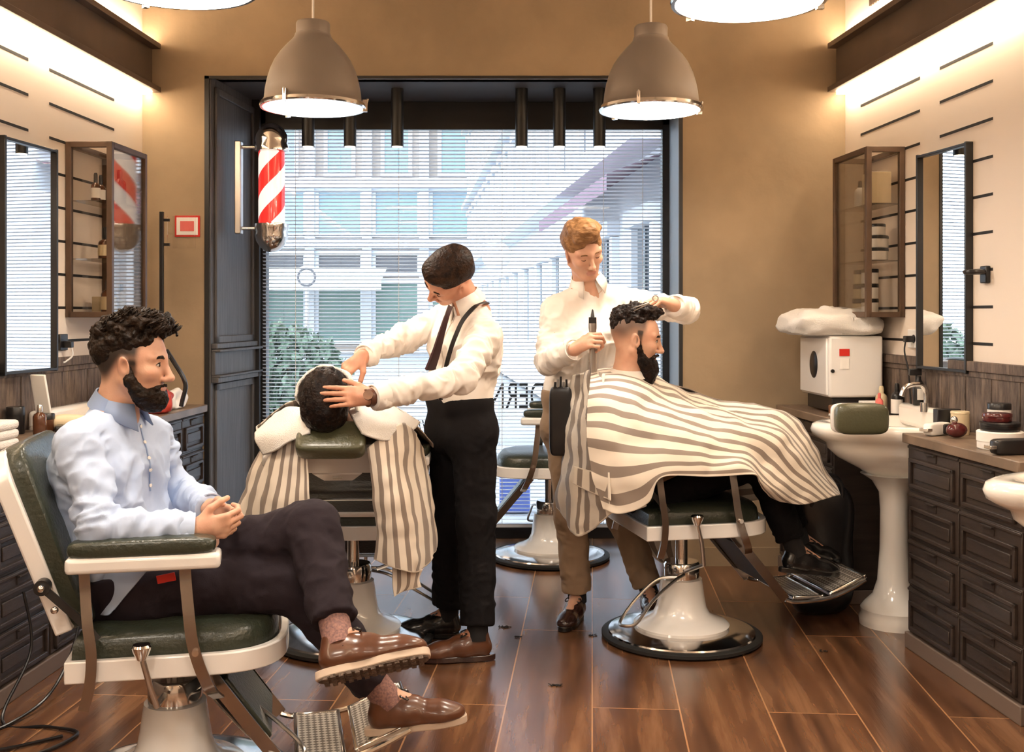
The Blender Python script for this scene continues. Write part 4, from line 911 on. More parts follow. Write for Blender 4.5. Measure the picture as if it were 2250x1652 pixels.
def np_mesh(name, P, Q, mats, parent=None, mi=None):
    me = bpy.data.meshes.new(name); me.vertices.add(len(P)); me.vertices.foreach_set('co', P.astype(np.float32).ravel())
    me.loops.add(Q.size); me.loops.foreach_set('vertex_index', Q.astype(np.int32).ravel())
    me.polygons.add(len(Q)); me.polygons.foreach_set('loop_start', np.arange(0, Q.size, 4, dtype=np.int32)); me.polygons.foreach_set('loop_total', np.full(len(Q), 4, dtype=np.int32))
    me.update(calc_edges=True); me.validate()
    for m_ in (mats if isinstance(mats, (list, tuple)) else [mats]): me.materials.append(M[m_] if isinstance(m_, str) else m_)
    me.polygons.foreach_set('use_smooth', [True] * len(me.polygons))
    if mi is not None and len(me.polygons) == len(Q): me.polygons.foreach_set('material_index', mi.astype(np.int32))
    o = bpy.data.objects.new(name, me); COL.objects.link(o)
    if parent is not None: o.parent = parent
    return o
def fold(P, Q, segs, amp=.006, tor=None):
    """cloth creases: ring-like ripples round limbs, slanting ones on the trunk"""
    N = normals(P, Q); D = np.zeros(len(P))
    W0 = np.full(len(P), 1e-6)
    for (a, b, rad, am, fr) in segs:
        a, b = V(a), V(b); ab = b - a; L = np.linalg.norm(ab); dr = ab / L; q = P - a; s_ = q @ dr; r = q - s_[:, None] * dr; dist = np.linalg.norm(r, axis=1)
        w = np.clip(1.3 - dist / rad, 0, 1) * np.clip(1 + s_ / .05, 0, 1) * np.clip(1 + (L - s_) / .05, 0, 1)
        c = r * 13.0; c = c + dr * (s_ * fr + 1.1 * noise3(P * 9 + 5))[:, None]
        n = noise3(c + 7); n = 1 - 2.4 * np.abs(n); n = n + .45 * (1 - 2.4 * np.abs(noise3(c * 1.9 + 31)))
        D += w * am * n; W0 += w
    D /= np.maximum(W0, 1)
    D += .0015 * noise3(P * 60)
    return P + N * D[:, None]
# skin and hair materials
M['skin'] = mat('warm_skin', (.62, .36, .245), .48, var=.12, vscale=20, col2=(.57, .30, .20), bump=.06, bscale=220, sss=.12)
M['skin_red'] = mat('ruddy_skin', (.60, .30, .19), .48, var=.12, vscale=20, col2=(.52, .24, .15), bump=.06, bscale=220, sss=.12)
M['skin_pale'] = mat('pale_skin', (.68, .43, .31), .48, var=.12, vscale=20, col2=(.62, .35, .25), bump=.06, bscale=220, sss=.12)
M['lips'] = mat('lips', (.50, .225, .165), .4)
M['stubble'] = mat('cropped_hair_skin', (.13, .085, .065), .6, var=.3, vscale=120, bump=.3, bscale=400)
for k_ in ('skin', 'skin_red', 'skin_pale'):      # closely cropped hair darkens the skin where the attribute says so
    t_ = M[k_].node_tree; pb = t_.nodes['Principled BSDF']; src = pb.inputs['Base Color'].links[0].from_socket
    an = t_.nodes.new('ShaderNodeAttribute'); an.attribute_name = 'cropped'; mx = t_.nodes.new('ShaderNodeMix'); mx.data_type = 'RGBA'
    t_.links.new(an.outputs['Fac'], mx.inputs[0]); t_.links.new(src, mx.inputs[6]); mx.inputs[7].default_value = (.030, .019, .014, 1); t_.links.new(mx.outputs[2], pb.inputs['Base Color'])
M['eye_white'] = mat('eye_white', (.7, .66, .62), .15)
M['iris'] = mat('dark_iris', (.03, .018, .012), .1)
def hair_mat(name, c1, c2, st=(1, 1, 1), rough=.42):
    return mat(name, c1, rough, var=1, col2=c2, vscale=45, bump=.5, bscale=110, stretch=st, spec=.12)
M['hair_dark'] = hair_mat('dark_brown_hair', (.008, .005, .0035), (.022, .012, .007))
M['hair_black'] = hair_mat('sleek_black_brown_hair', (.010, .005, .0035), (.035, .016, .008), (1, .3, 1), .5)
M['hair_blond'] = hair_mat('ginger_blond_hair', (.15, .072, .028), (.31, .16, .072), (.35, 1, 1), .4)
M['hair_black2'] = hair_mat('near_black_hair', (.006, .004, .004), (.018, .009, .006), rough=.38)
M['shirt_blue'] = mat('light_blue_shirt_cloth', (.44, .54, .74), .8, bump=.05, bscale=500)
M['shirt_blue2'] = mat('blue_shirt_collar', (.27, .36, .56), .8)
M['shirt_white'] = mat('white_shirt_cloth', (.80, .74, .68), .8, bump=.05, bscale=500)
M['trouser_plum'] = mat('dark_plum_trouser_cloth', (.020, .014, .019), .85, spec=.2, bump=.1, bscale=400)
M['trouser_black'] = mat('black_trouser_cloth', (.006, .005, .006), .85, spec=.2, bump=.1, bscale=400)
M['trouser_tan'] = mat('tan_chino_cloth', (.30, .20, .125), .8, bump=.1, bscale=400)
M['shoe_brown'] = mat('brown_shoe_leather', (.125, .045, .020), .3, var=.3, vscale=18, coat=.3)
M['shoe_dark'] = mat('dark_oxblood_shoe_leather', (.035, .015, .012), .22, coat=.5)
M['shoe_black'] = mat('black_shoe_leather', (.010, .009, .009), .25, coat=.4)
M['sole_pale'] = mat('pale_rubber_sole', (.55, .44, .35), .7)
M['tread_sole'] = mat('dirty_tread_sole', (.17, .12, .09), .85, var=.5, vscale=50, bump=.8, bscale=90)
M['sock'] = mat('dotted_mauve_sock', (.32, .17, .14), .85, var=.6, vscale=160, col2=(.16, .09, .09))
M['sock_black'] = mat('black_sock', (.010, .009, .010), .9)
M['tie'] = mat('dark_burgundy_tie', (.035, .008, .010), .5)
M['watch'] = mat('brown_leather_watch_strap', (.09, .03, .015), .4)
def head_mtx(o, f, u):
    f = Vector(f).normalized(); u = Vector(u); u = (u - u.dot(f) * f).normalized(); l = u.cross(f)
    return Matrix.Translation(o) @ Matrix((f, l, u)).transposed().to_4x4()
def head(s, Hm, neck, rn=.058, k=.02, jaw=1.0):
    m0 = s.M; s.M = Hm
    s.ell((-.012, 0, .032), (.099, .076, .086), k=.02); s.ell((.035, 0, .0), (.055, .066, .07), k=.03)
    s.ell((.038, 0, -.052), (.050, .054 * jaw, .062), k=.03); s.cap((.068, -.010, -.103), (.068, .010, -.103), .019, k=.022)
    for y in (-1, 1):
        s.cap((.006, y * .060, -.050), (.060, y * .024, -.098), .017, .015, k=.022); s.ell((.066, y * .042, -.024), (.022, .020, .018), k=.022)
        s.cap((.086, y * .006, .016), (.074, y * .048, .020), .0105, .010, k=.014)
        s.ell((.102, y * .031, .000), (.014, .016, .0105), k=.012, mode=1)
        s.ell((.0765, y * .031, -.001), (.0135, .0135, .0125), k=.004)
        s.ell((.099, y * .0115, -.043), (.010, .007, .0075), k=.006)
        s.ell((.110, y * .006, -.0500), (.005, .003, .003), k=.003, mode=1)
        s.ell((.006, y * .077, -.010), (.019, .007, .031), rot=(y * -.15, -.18, y * .32), k=.006); s.ell((.010, y * .084, -.007), (.0105, .006, .018), rot=(0, -.18, y * .32), k=.004, mode=1)
    s.cap((.090, 0, .010), (.113, 0, -.036), .0075, .0105, k=.012); s.ell((.114, 0, -.0385), (.0105, .0105, .009), k=.008)
    s.cap((.0905, -.016, -.0665), (.0905, .016, -.0665), .0075, k=.006); s.cap((.0875, -.014, -.0775), (.0875, .014, -.0775), .0085, k=.006)
    s.cap((.1015, -.02, -.0720), (.1015, .02, -.0720), .0022, k=.003, mode=1)
    s.M = m0
    s.cap(Hm @ Vector((-.022, 0, -.035)), neck, rn * .93, rn, k=.03)
    return s
def head_materials(P, Q, Hm, eyes=0):
    C = P[Q].mean(1); inv = np.array(Hm.inverted()); L = C @ inv[:3, :3].T + inv[:3, 3]; mi = np.zeros(len(Q), dtype=int)
    x, y, z = L.T
    lip = (np.abs(y) < .024 * (1 - ((z + .072) / .02) ** 2 * .6)) & (z > -.0845) & (z < -.060) & (x > .088); mi[lip] = 1
    return mi
FL = (.030, .040, .038, .031)
def hand(s, W, d, n, side, curl=(.3, .35, .4, .45), thumb=(.3, .2), spread=.06, k1=.0025, tout=.85):
    """W wrist, d towards fingers, n palm normal (out of the palm), side = +1 thumb on the d x n side"""
    W = Vector(W); d = Vector(d).normalized(); n = Vector(n); n = (n - n.dot(d) * d).normalized(); t = d.cross(n) * side
    kn = []
    for i, (off, ln) in enumerate(((.028, .086), (.0095, .090), (-.0095, .086), (-.027, .078))):
        b = W + t * off * .55 + d * .012; kk = W + t * off + d * ln + n * (.002 * abs(i - 1)); kn.append(kk)
        s.cap(b, kk, .0135, .0105, k=.012)
        ph = [(.044, .027, .021), (.049, .031, .022), (.045, .029, .021), (.035, .021, .018)][i]; rr = [.0092, .0083, .0074, .0064] if i < 3 else [.0082, .0073, .0066, .0058]
        c = curl[i]; dd = (d + t * spread * (1.5 - i) / 1.5).normalized(); p = kk; a = 0
        for j, L in enumerate(ph):
            a += c * (1.0, 1.15, .8)[j]; v = dd * math.cos(a) + n * math.sin(a); q = p + v * L; s.cap(p, q, rr[j], rr[j + 1], k=k1 if j == 0 else .003); p = q
    s.cap(W, W + d * .05, .024, .02, k=.015)
    p = W + t * .022 + d * .024 + n * .006; v0 = (d * (1 - .35 * tout) + t * tout + n * thumb[0]).normalized(); q = p + v0 * .036; s.cap(p, q, .0145, .0115, k=.012)
    v1 = (v0 + d * .35 - t * thumb[1] + n * thumb[1]).normalized(); r = q + v1 * .033; s.cap(q, r, .0105, .0092, k=.004); v2 = (v1 - t * thumb[1] * .8 + n * thumb[1] * .6).normalized(); s.cap(r, r + v2 * .026, .0092, .0075, k=.004)
    return s
def shoe(parent, o, f, u, L=.29, mats=('shoe_brown', 'sole_pale'), tread=None, sock=None, name='shoe', lacem='shoe_black'):
    """o = centre of the sole underside"""
    f = Vector(f).normalized(); u = Vector(u); u = (u - u.dot(f) * f).normalized(); l = u.cross(f); k = L / .29
    Sm = Matrix.Translation(o) @ (Matrix((f, l, u)).transposed() * k).to_4x4() if False else Matrix.Translation(o) @ Matrix((f, l, u)).transposed().to_4x4() @ Matrix.Scale(k, 4)
    s = SDF()
    s.cap((-.098, 0, .048), (-.03, 0, .050), .034, .038, k=.02).cap((-.03, 0, .046), (.06, 0, .034), .040, .040, k=.03).ell((.088, .0, .030), (.055, .043, .030), k=.03)
    s.cap((-.088, 0, .05), (-.086, 0, .088), .034, .036, k=.02).cap((-.05, 0, .075), (.0, 0, .066), .030, .026, k=.02)
    s.ell((-.083, 0, .135), (.036, .030, .04), k=.006, mode=1); s.cut((0, 0, .018), (0, 0, -1), .4)
    P, Q = s.mesh(.0045); mw = np.array(Sm); P = P @ mw[:3, :3].T + mw[:3, 3]
    sh_ = np_mesh(name, P, Q, mats[0], parent)
    out = []
    for i in range(40):
        a = 2 * PI * i / 40; x = .145 * math.cos(a); w = .040 + .008 * math.cos(a - .3) - .008 * math.exp(-((x + .02) / .05) ** 2); out.append((x * (1.0), w * math.copysign(abs(math.sin(a)) ** .75, math.sin(a))))
    MB().prism([(x * 1.005, y) for x, y in out], .0, .022, mtx=Sm).build('sole', mats[1], sh_, bevel=.003)
    if tread:
        b = MB(); b.prism([(x * .96, y * .92) for x, y in out], -.004, .002, mtx=Sm)
        for i in range(13):
            x = -.12 + i * .02
            for y in (-.024, 0, .024): b.box((x, y * (1 if i % 2 else .8), -.005), (.012, .017, .008), mtx=Sm)
        b.build('tread', tread, sh_)
    b = MB()
    for i in range(4):
        x = -.022 + i * .018; z = .095 - i * .008; b.tube(smooth_path([(x, -.022, z - .012), (x + .004, 0, z + .002), (x, .022, z - .012)], 4), .0032, 6)
    b.tube(smooth_path([(-.03, 0, .1), (-.035, -.03, .105), (-.015, -.035, .095), (-.025, 0, .1), (-.035, .03, .106), (-.012, .035, .095), (-.025, 0, .1)], 5), .0028, 6)
    b.v = [tuple(Sm @ Vector(v)) for v in b.v]; b.build('laces', lacem, sh_)
    if sock: a, bb, r = sock; MB().cyl(a, bb, r, r * .98, n=24).build('sock', 'sock', parent)
    return sh_
def band_tube(parent, name, c, axis, r, h, m, th=.004, tilt=None, sx=1.0, open_=0, fr=None, flare=1.08):
    """ring-shaped cloth band (collar, cuff) round an axis; open_ = gap angle at the fr direction"""
    a = Vector(axis).normalized(); x = Vector(fr) if fr is not None else (Vector((1, 0, 0)) if abs(a.x) < .8 else Vector((0, 1, 0))); x = (x - x.dot(a) * a).normalized(); y = a.cross(x)
    n = 44; vs_ = []; fs = []
    for i in range(n + 1):
        t = open_ / 2 + (2 * PI - open_) * i / n; e = math.cos(t)
        for (rr, z) in ((r * flare, 0), (r, h), (r - th, h), (r * flare - th, 0)):
            zz = z - (0.0 if open_ == 0 else .016 * max(0, e) ** 3 * (1 if z == 0 else .3)) - (0 if open_ == 0 else .012 * e)
            vs_.append(Vector(c) + x * math.cos(t) * rr * sx + y * math.sin(t) * rr + a * zz)
    for i in range(n):
        for j in range(4): fs.append((i * 4 + j, i * 4 + (j + 1) % 4, (i + 1) * 4 + (j + 1) % 4, (i + 1) * 4 + j))
    fs += [(0, 1, 2, 3), (4 * n + 3, 4 * n + 2, 4 * n + 1, 4 * n)]
    return MB().add(vs_, fs).build(name, m, parent, smooth=50)
def trunk(s, J, rc, rw, rp, k=.05, yw=.10, sh=None):
    """chest, waist, pelvis as blended solids; J has chest, waist, pelvis, sL, sR, hL, hR"""
    sL, sR, ch, wa, pe = (Vector(J[q]) for q in ('sL', 'sR', 'chest', 'waist', 'pelvis')); ax = (sL - sR).normalized()
    mid = (sL + sR) / 2
    s.cap(ch - ax * .085, ch + ax * .085, rc, k=k); s.cap(wa - ax * yw * .72, wa + ax * yw * .72, rw, k=k); s.cap(pe - ax * yw * .75, pe + ax * yw * .75, rp, k=k)
    for q in (-1, 1): s.cap(ch + ax * .075 * q, wa + ax * yw * .7 * q, rc, rw, k=k); s.cap(wa + ax * yw * .7 * q, pe + ax * yw * .75 * q, rw, rp, k=k)
    s.cap(sL - ax * .03, ch + ax * .03, rc * .55, rc * .8, k=k); s.cap(sR + ax * .03, ch - ax * .03, rc * .55, rc * .8, k=k)
    return s
def person(J, label, skin='skin', shirt='shirt_white', trouser='trouser_black', hands=(), hair=None, fade=None, arms=(.058, .048, .039), legs=(.090, .070, .060), headopt={}, hem=.06, trunk_r=(.098, .088, .098), collarm=None, chest_in=.016, collar_open=.5, ch=.044, cup=.022, eyes=0):
    Hm = J['head']
    for a in 'LR':
        so, sf, su = (Vector(q) for q in J['S' + a]); sf.normalize(); su = (su - su.dot(sf) * sf).normalized(); J['a' + a] = so - sf * .080 + su * .105; J['S' + a] = (so, sf, su)
    s = SDF(); head(s, Hm, J['neck'], **headopt)
    rc, rw, rp = trunk_r; trunk(s, J, rc - chest_in, rw - .014, rp - .014)
    s.cap(J['neck'], Vector(J['chest']), .055, .06, k=.05)
    for a in 'LR':
        s.cap(J['neck'], J['s' + a], .040, .045, k=.04)
        s.chain([J['s' + a], J['e' + a], J['w' + a]], [arms[0] - .013, arms[1] - .012, .026], k=.02)
        s.chain([J['h' + a], J['k' + a], J['a' + a]], [legs[0] - .015, legs[1] - .015, min(.034, legs[2] - .014)], k=.03)
        so, sf, su = (Vector(q) for q in J['S' + a]); s.cap(J['a' + a], so + sf.normalized() * .07 + su.normalized() * .036, .029, .022, k=.02)
    for h_ in hands: hand(s, *h_[0], **h_[1])
    fine = [(V(Hm.translation), .135)] + [(V(h_[0][0]) + V(Vector(h_[0][1]).normalized() * .09), .115) for h_ in hands]
    P, Q = s.mesh(.0065, fine, .0026)
    mi = head_materials(P, Q, Hm, eyes)
    body = np_mesh('person', P, Q, [skin, 'lips', 'stubble', 'hair_dark'], None, mi)
    if fade:
        inv = np.array(Hm.inverted()); L = P @ inv[:3, :3].T + inv[:3, 3]; fv = fade(*L.T) * (np.abs(L).max(1) < .17) * (1 - np.clip((np.abs(L[:, 1]) - .0790) / .002, 0, 1) * (np.abs(L[:, 2] + .01) < .035))
        at_ = body.data.attributes.new('cropped', 'FLOAT', 'POINT'); at_.data.foreach_set('value', fv.astype(np.float32))
    tag(body, label, 'person')
    # shirt
    s = SDF(); trunk(s, J, rc, rw, rp); s.cap(J['neck'], Vector(J['chest']), .060, .07, k=.05)
    for a in 'LR':
        s.cap(J['neck'], J['s' + a], .046, .056, k=.045); W_ = Vector(J['w' + a]); E_ = Vector(J['e' + a]); d = (W_ - E_).normalized()
        s.chain([J['s' + a], E_, W_], list(arms), k=.025); s.cut(W_ - d * .004, d, .075)
    up = (Hm @ Vector((-.022, 0, -.035)) - Vector(J['neck'])).normalized(); s.cut(Vector(J['neck']) + up * (cup + .012), up, .12)
    pe = Vector(J['pelvis']); wa = Vector(J['waist']); dn = (pe - wa).normalized(); b_ = pe + (wa - pe) * J.get('rise', .55); s.cut(pe + dn * J['tuck'] if 'tuck' in J else b_ + dn * .03, dn, .30)
    P, Q = s.mesh(.0055); segs = [(J['s' + a], J['e' + a], .085, .014, 22) for a in 'LR'] + [(J['e' + a], J['w' + a], .075, .013, 26) for a in 'LR'] + [(J['chest'], J['pelvis'], .26, .017, 13)]
    Pf = fold(P, Q, segs)
    if 'tuck' not in J: w_ = np.clip((np.abs((P - V(b_)) @ V(dn)) - .02) / .05, 0, 1)[:, None] + (np.linalg.norm(P - V(b_), axis=1) > .26)[:, None]; Pf = P + (Pf - P) * np.clip(w_, 0, 1)
    P = Pf; sh_ = np_mesh('shirt', P, Q, shirt, body)
    if collarm != 'none':
        fr_ = Vector(J.get('cf', Hm.to_3x3() @ Vector((1, 0, 0)))); cc = Vector(J['neck']) + up * cup
        col = band_tube(body, 'collar', cc, up, .064, ch, collarm or shirt, open_=collar_open, fr=fr_, flare=1.22)
        fx = (fr_ - fr_.dot(up) * up).normalized(); fy = up.cross(fx)
        for q in (-1, 1):      # collar points
            A_ = [cc + fx * .066 * math.cos(t) + fy * q * .066 * math.sin(t) + up * (ch + .001) for t in (collar_open / 2, 1.0, 1.6)]
            B_ = [cc + fx * .098 + fy * q * (.030 + .25 * collar_open * .1) - up * .022, cc + fx * .078 * math.cos(1.1) + fy * q * .092 * math.sin(1.1) - up * .004, cc + fx * .0 + fy * q * .088 + up * .004]
            w_ = MB().add(A_ + B_, [(0, 1, 4, 3), (1, 2, 5, 4)]).build('collar_point', collarm or shirt, col); so_ = w_.modifiers.new('s', 'SOLIDIFY'); so_.thickness = .004
    for a in 'LR':
        W_ = Vector(J['w' + a]); d = (W_ - Vector(J['e' + a])).normalized(); band_tube(body, 'cuff', W_ - d * .052, d, arms[2] * 1.02 + .0045, .054, shirt, flare=1.04)
    # trousers
    s = SDF(); ax = (Vector(J['sL']) - Vector(J['sR'])).normalized(); pe = Vector(J['pelvis']); wa = Vector(J['waist']); b_ = pe + (wa - pe) * J.get('rise', .55)
    s.cap(b_ - ax * .078, b_ + ax * .078, rw + .020, k=.04); s.cap(pe - ax * .078, pe + ax * .078, rp + .012, k=.04); s.cap(b_, pe, rw + .012, rp + .006, k=.04)
    for a in 'LR':
        s.chain([J['h' + a], J['k' + a], J['a' + a]], list(legs), k=.035); s.cap(J['h' + a], pe, legs[0], rp, k=.04)
        A = Vector(J['a' + a]); d = (A - Vector(J['k' + a])).normalized(); s.cut(A - d * hem, d, .10)
    upw = (wa - pe).normalized(); s.cut(b_ + upw * .015, upw, .30)
    P, Q = s.mesh(.006); P0 = P; P = fold(P, Q, [(J['h' + a], J['k' + a], .13, .007, 12) for a in 'LR'] + [(J['k' + a], J['a' + a], .10, .007, 16) for a in 'LR']); w_ = np.clip((np.linalg.norm(P0 - V(b_), axis=1) - .16) / .1, 0, 1)[:, None]; P = P0 + (P - P0) * w_; np_mesh('trousers', P, Q, trouser, body)
    return body
def hair_obj(parent, Hm, build, m, amp=.004, fr=60, h=.0032, name='hair', st=(1, 1, 1), amp2=.0):
    s = SDF(); s.M = Hm; build(s); P, Q = s.mesh(h); N = normals(P, Q); inv = np.array(Hm.inverted()); L = P @ inv[:3, :3].T + inv[:3, 3]
    n = noise3(L * fr * np.array(st) + 3) ; n2 = noise3(L * fr * 2.3 * np.array(st) + 9); w = np.clip((L[:, 2] - .03) / .06, 0, 1)
    P = P + N * ((amp + amp2 * w) * (n + .5 * n2))[:, None]
    return np_mesh(name, P, Q, m, parent)
# ================================================================== the five men
def mouth_hair(s): pass
# ---- seated man in light blue shirt
HS = head_mtx((-1.085, 3.12, 1.222), (.985, -.03, -.06), (.08, 0, 1))
JS = dict(head=HS, neck=at(248, 922, 3.13), sR=at(172, 978, 2.955), sL=at(330, 962, 3.30), chest=at(235, 1030, 3.13), waist=at(262, 1180, 3.14), pelvis=at(285, 1290, 3.14),
          eR=at(218, 1158, 2.86), wR=at(425, 1163, 2.93), eL=at(392, 1085, 3.37), wL=at(462, 1117, 3.12),
          hR=at(310, 1288, 3.04), hL=at(335, 1262, 3.22), kR=at(655, 1282, 3.10), kL=at(688, 1160, 3.10), aR=at(836, 1562, 3.14), aL=at(750, 1392, 2.86),
          SR=((-.275, 3.14, .170), (.97, .12, .10), (-.1, 0, 1)), SL=((-.358, 2.83, .440), (.955, .14, .17), (-.05, .60, .80)), tuck=.09, rise=.35)
ss = lambda v, a, b: (lambda t: t * t * (3 - 2 * t))(np.clip((v - a) / (b - a), 0, 1))
def fade_s(x, y, z):      # side hair fading into the neck and temple
    lo = -.075 + .060 * ss(x, -.06, .0); return ss(z, lo, lo + .05) * (1 - ss(x, .030, .050)) * (1 - ss(z, .10, .11)) * 1.0 + .8 * ss(z, -.05, -.02) * ss(x, .012, .020) * (1 - ss(x, .032, .046)) * (1 - ss(z, .0, .02)) * (np.abs(y) > .05)
PS = person(JS, 'seated bearded man with curly dark hair, light blue shirt, dark trousers and brown shoes', 'skin', 'shirt_blue', 'trouser_plum',
    hands=[((JS['wR'], (1, .25, .05), (.2, .95, .25), 1), dict(curl=(.75, .8, .85, .9), spread=.02, thumb=(.3, .35))), ((JS['wL'], (.80, -.42, -.18), (-.1, -.85, -.35), -1), dict(curl=(.55, .65, .75, .8), spread=.03, thumb=(.2, .3)))],
    eyes=1, fade=fade_s, legs=(.098, .073, .060), hem=.05, trunk_r=(.105, .100, .100), collarm='shirt_blue2', collar_open=.9)
def hs(s):
    s.ell((-.012, 0, .060), (.103, .080, .072), k=.02); s.ell((.012, 0, .112), (.092, .070, .036), k=.02); s.ell((.062, 0, .112), (.045, .058, .028), k=.02); s.ell((-.055, 0, .045), (.065, .076, .075), k=.02)
    s.ell((.105, 0, .020), (.062, .10, .070), k=.01, mode=1); s.cut((0, 0, .004), (.35, 0, -1), .3)
    for y in (-1, 1): s.ell((.01, y * .085, -.01), (.03, .02, .04), k=.01, mode=1)
h_ = hair_obj(PS, HS, hs, 'hair_dark', .0035, 48, amp2=.011)
rnd = random.Random(5); b = MB()
for i in range(300):       # curls standing up from the crown
    u = rnd.uniform(-.075, .098); v = rnd.uniform(-.06, .06); z0 = .128 + .02 * math.cos(u * 16) - 4.5 * v * v - 1.2 * (u - .02) ** 2 * 3; p = Vector((u, v, z0 - .012)); r_ = rnd.uniform(.005, .011); a0 = rnd.random() * 6
    pts = [HS @ (p + Vector((r_ * math.cos(a0 + t * 1.1) + .004 * t * (u > .03), r_ * math.sin(a0 + t * 1.1), .0065 * t))) for t in range(5)]
    b.tube(pts, [.0042, .004, .0035, .0028, .0012], 5)
b.build('curls', 'hair_dark', h_)
def bs(s):
    s.ell((.052, 0, -.088), (.050, .056, .038), k=.02); s.ell((.068, 0, -.105), (.040, .036, .034), k=.02)
    for y in (-1, 1): s.chain([(.016, y * .071, -.012), (.022, y * .068, -.045), (.045, y * .054, -.085)], [.008, .015, .022], k=.015); s.cap((.100, y * .003, -.056), (.084, y * .034, -.068), .006, .006, k=.006)
    s.ell((.098, 0, -.071), (.014, .018, .0055), k=.006, mode=1); s.ell((.09, 0, -.02), (.05, .05, .032), k=.01, mode=1)
hair_obj(PS, HS, bs, 'hair_dark', .0025, 90, name='beard')
def brows(parent, Hm, m, th=.0042, dz=0, open_=False):
    for y in (-1, 1):
        c = y * .031
        if open_:
            ey = MB().ball((.0778, c, -.001), (.0142, .0130, .0056), 12, mtx=Hm).build('eye', 'eye_white', parent); MB().ball((.0905, c, -.001), (.0022, .0052, .0050), 8, mtx=Hm).build('iris', 'iris', ey)
            MB().tube([Hm @ Vector(q) for q in ((.0845, c - .0125, -.001), (.0895, c - .006, .0045), (.0915, c, .0058), (.0895, c + .006, .0045), (.0845, c + .0125, -.001))], [.0008, .0014, .0016, .0014, .0008], 6).build('eyelashes', 'hair_black2', parent)
        else: MB().tube([Hm @ Vector(q) for q in ((.0845, c - .012, -.002), (.0895, c - .006, -.0055), (.0908, c, -.0068), (.0895, c + .006, -.0055), (.0845, c + .012, -.002))], [.0006, .0012, .0014, .0012, .0006], 6).build('eyelashes', 'hair_black2', parent)
    for y in (-1, 1): MB().tube([Hm @ Vector(q) for q in ((.094, y * .013, .017 + dz), (.0945, y * .025, .022 + dz), (.089, y * .040, .021 + dz), (.080, y * .050, .014 + dz))], [th * .8, th, th * .8, th * .3], 8).build('eyebrow', m, parent)
brows(PS, HS, 'hair_dark', .005, open_=True)
def sock(P_, J, a, r=.041, ln=.13, m='sock'):
    A = Vector(J['a' + a]); d = (Vector(J['k' + a]) - A).normalized(); MB().cyl(A - d * .03, A + d * ln, r, r * 1.03, n=28).build('sock', m, P_)
sock(PS, JS, 'R'); sock(PS, JS, 'L')
shoe(PS, *JS['SR'], .295, ('shoe_brown', 'sole_pale'))
shoe(PS, *JS['SL'], .30, ('shoe_brown', 'sole_pale'), 'tread_sole')
# button placket, shirt tail and red pocket tab
pl_ = [at(305, 925, 3.045), at(322, 965, 3.02), at(338, 1010, 3.0), at(345, 1060, 3.0), at(352, 1110, 2.995), at(360, 1160, 2.98)]
# ---- dark haired barber
HB = head_mtx(at(986, 606, 4.40), (-.70, -.25, -.67), (-.12, -.87, .45))
JB = dict(head=HB, neck=at(1042, 690, 4.46), sL=at(1068, 738, 4.30), sR=at(978, 700, 4.62), chest=at(1026, 765, 4.46), waist=at(1008, 868, 4.47), pelvis=at(1012, 945, 4.47),
          eL=at(1012, 832, 4.0), wL=at(820, 872, 3.755), eR=at(890, 742, 4.50), wR=at(800, 782, 4.18), hL=at(1040, 945, 4.40), hR=at(988, 945, 4.54),
          kL=at(1046, 1140, 4.37), kR=at(990, 1130, 4.56), aL=at(1046, 1412, 4.31), aR=at(985, 1378, 4.60), SL=((-.215, 4.285, .003), (-1, -.10, 0), (0, 0, 1)), SR=((-.345, 4.60, .003), (-.98, .12, 0), (0, 0, 1)), rise=.86, cf=(-.8, -.6, 0))
PB = person(JB, 'standing barber with dark slicked hair, white shirt, black tie, suspenders and black trousers', 'skin_red', 'shirt_white', 'trouser_black',
    hands=[((JB['wL'], (-1, .02, .02), (.05, .95, -.30), -1), dict(curl=(.10, .10, .12, .16), spread=.07, thumb=(.1, .1), tout=.55)), ((JB['wR'], (-.62, -.35, -.45), (-.3, .3, -.9), 1), dict(curl=(.75, .8, .85, .9), thumb=(.5, .35)))],
    arms=(.060, .050, .038), legs=(.092, .074, .068), hem=.03, trunk_r=(.102, .088, .092), collar_open=.5, ch=.050, cup=.034)
def hb(s):
    s.ell((-.014, 0, .052), (.106, .083, .085), k=.02); s.ell((-.055, 0, .025), (.062, .076, .075), k=.02); s.ell((.04, .0, .092), (.06, .066, .040), k=.02)
    s.ell((.110, 0, .005), (.060, .10, .073), k=.01, mode=1); s.ell((-.060, 0, -.022), (.044, .060, .056), k=.02); s.cut((-.02, 0, -.082), (.75, 0, -1), .3)
    for y in (-1, 1): s.ell((.018, y * .085, -.018), (.032, .022, .038), k=.012, mode=1)
hair_obj(PB, HB, hb, 'hair_black', .0022, 30, st=(.35, 1, 1), name='hair'); brows(PB, HB, 'hair_black')
sock(PB, JB, 'L', m='sock_black'); sock(PB, JB, 'R', m='sock_black'); shoe(PB, *JB['SL'], .30, ('shoe_brown', 'shoe_dark'))
shoe(PB, *JB['SR'], .29, ('shoe_black', 'shoe_black'))
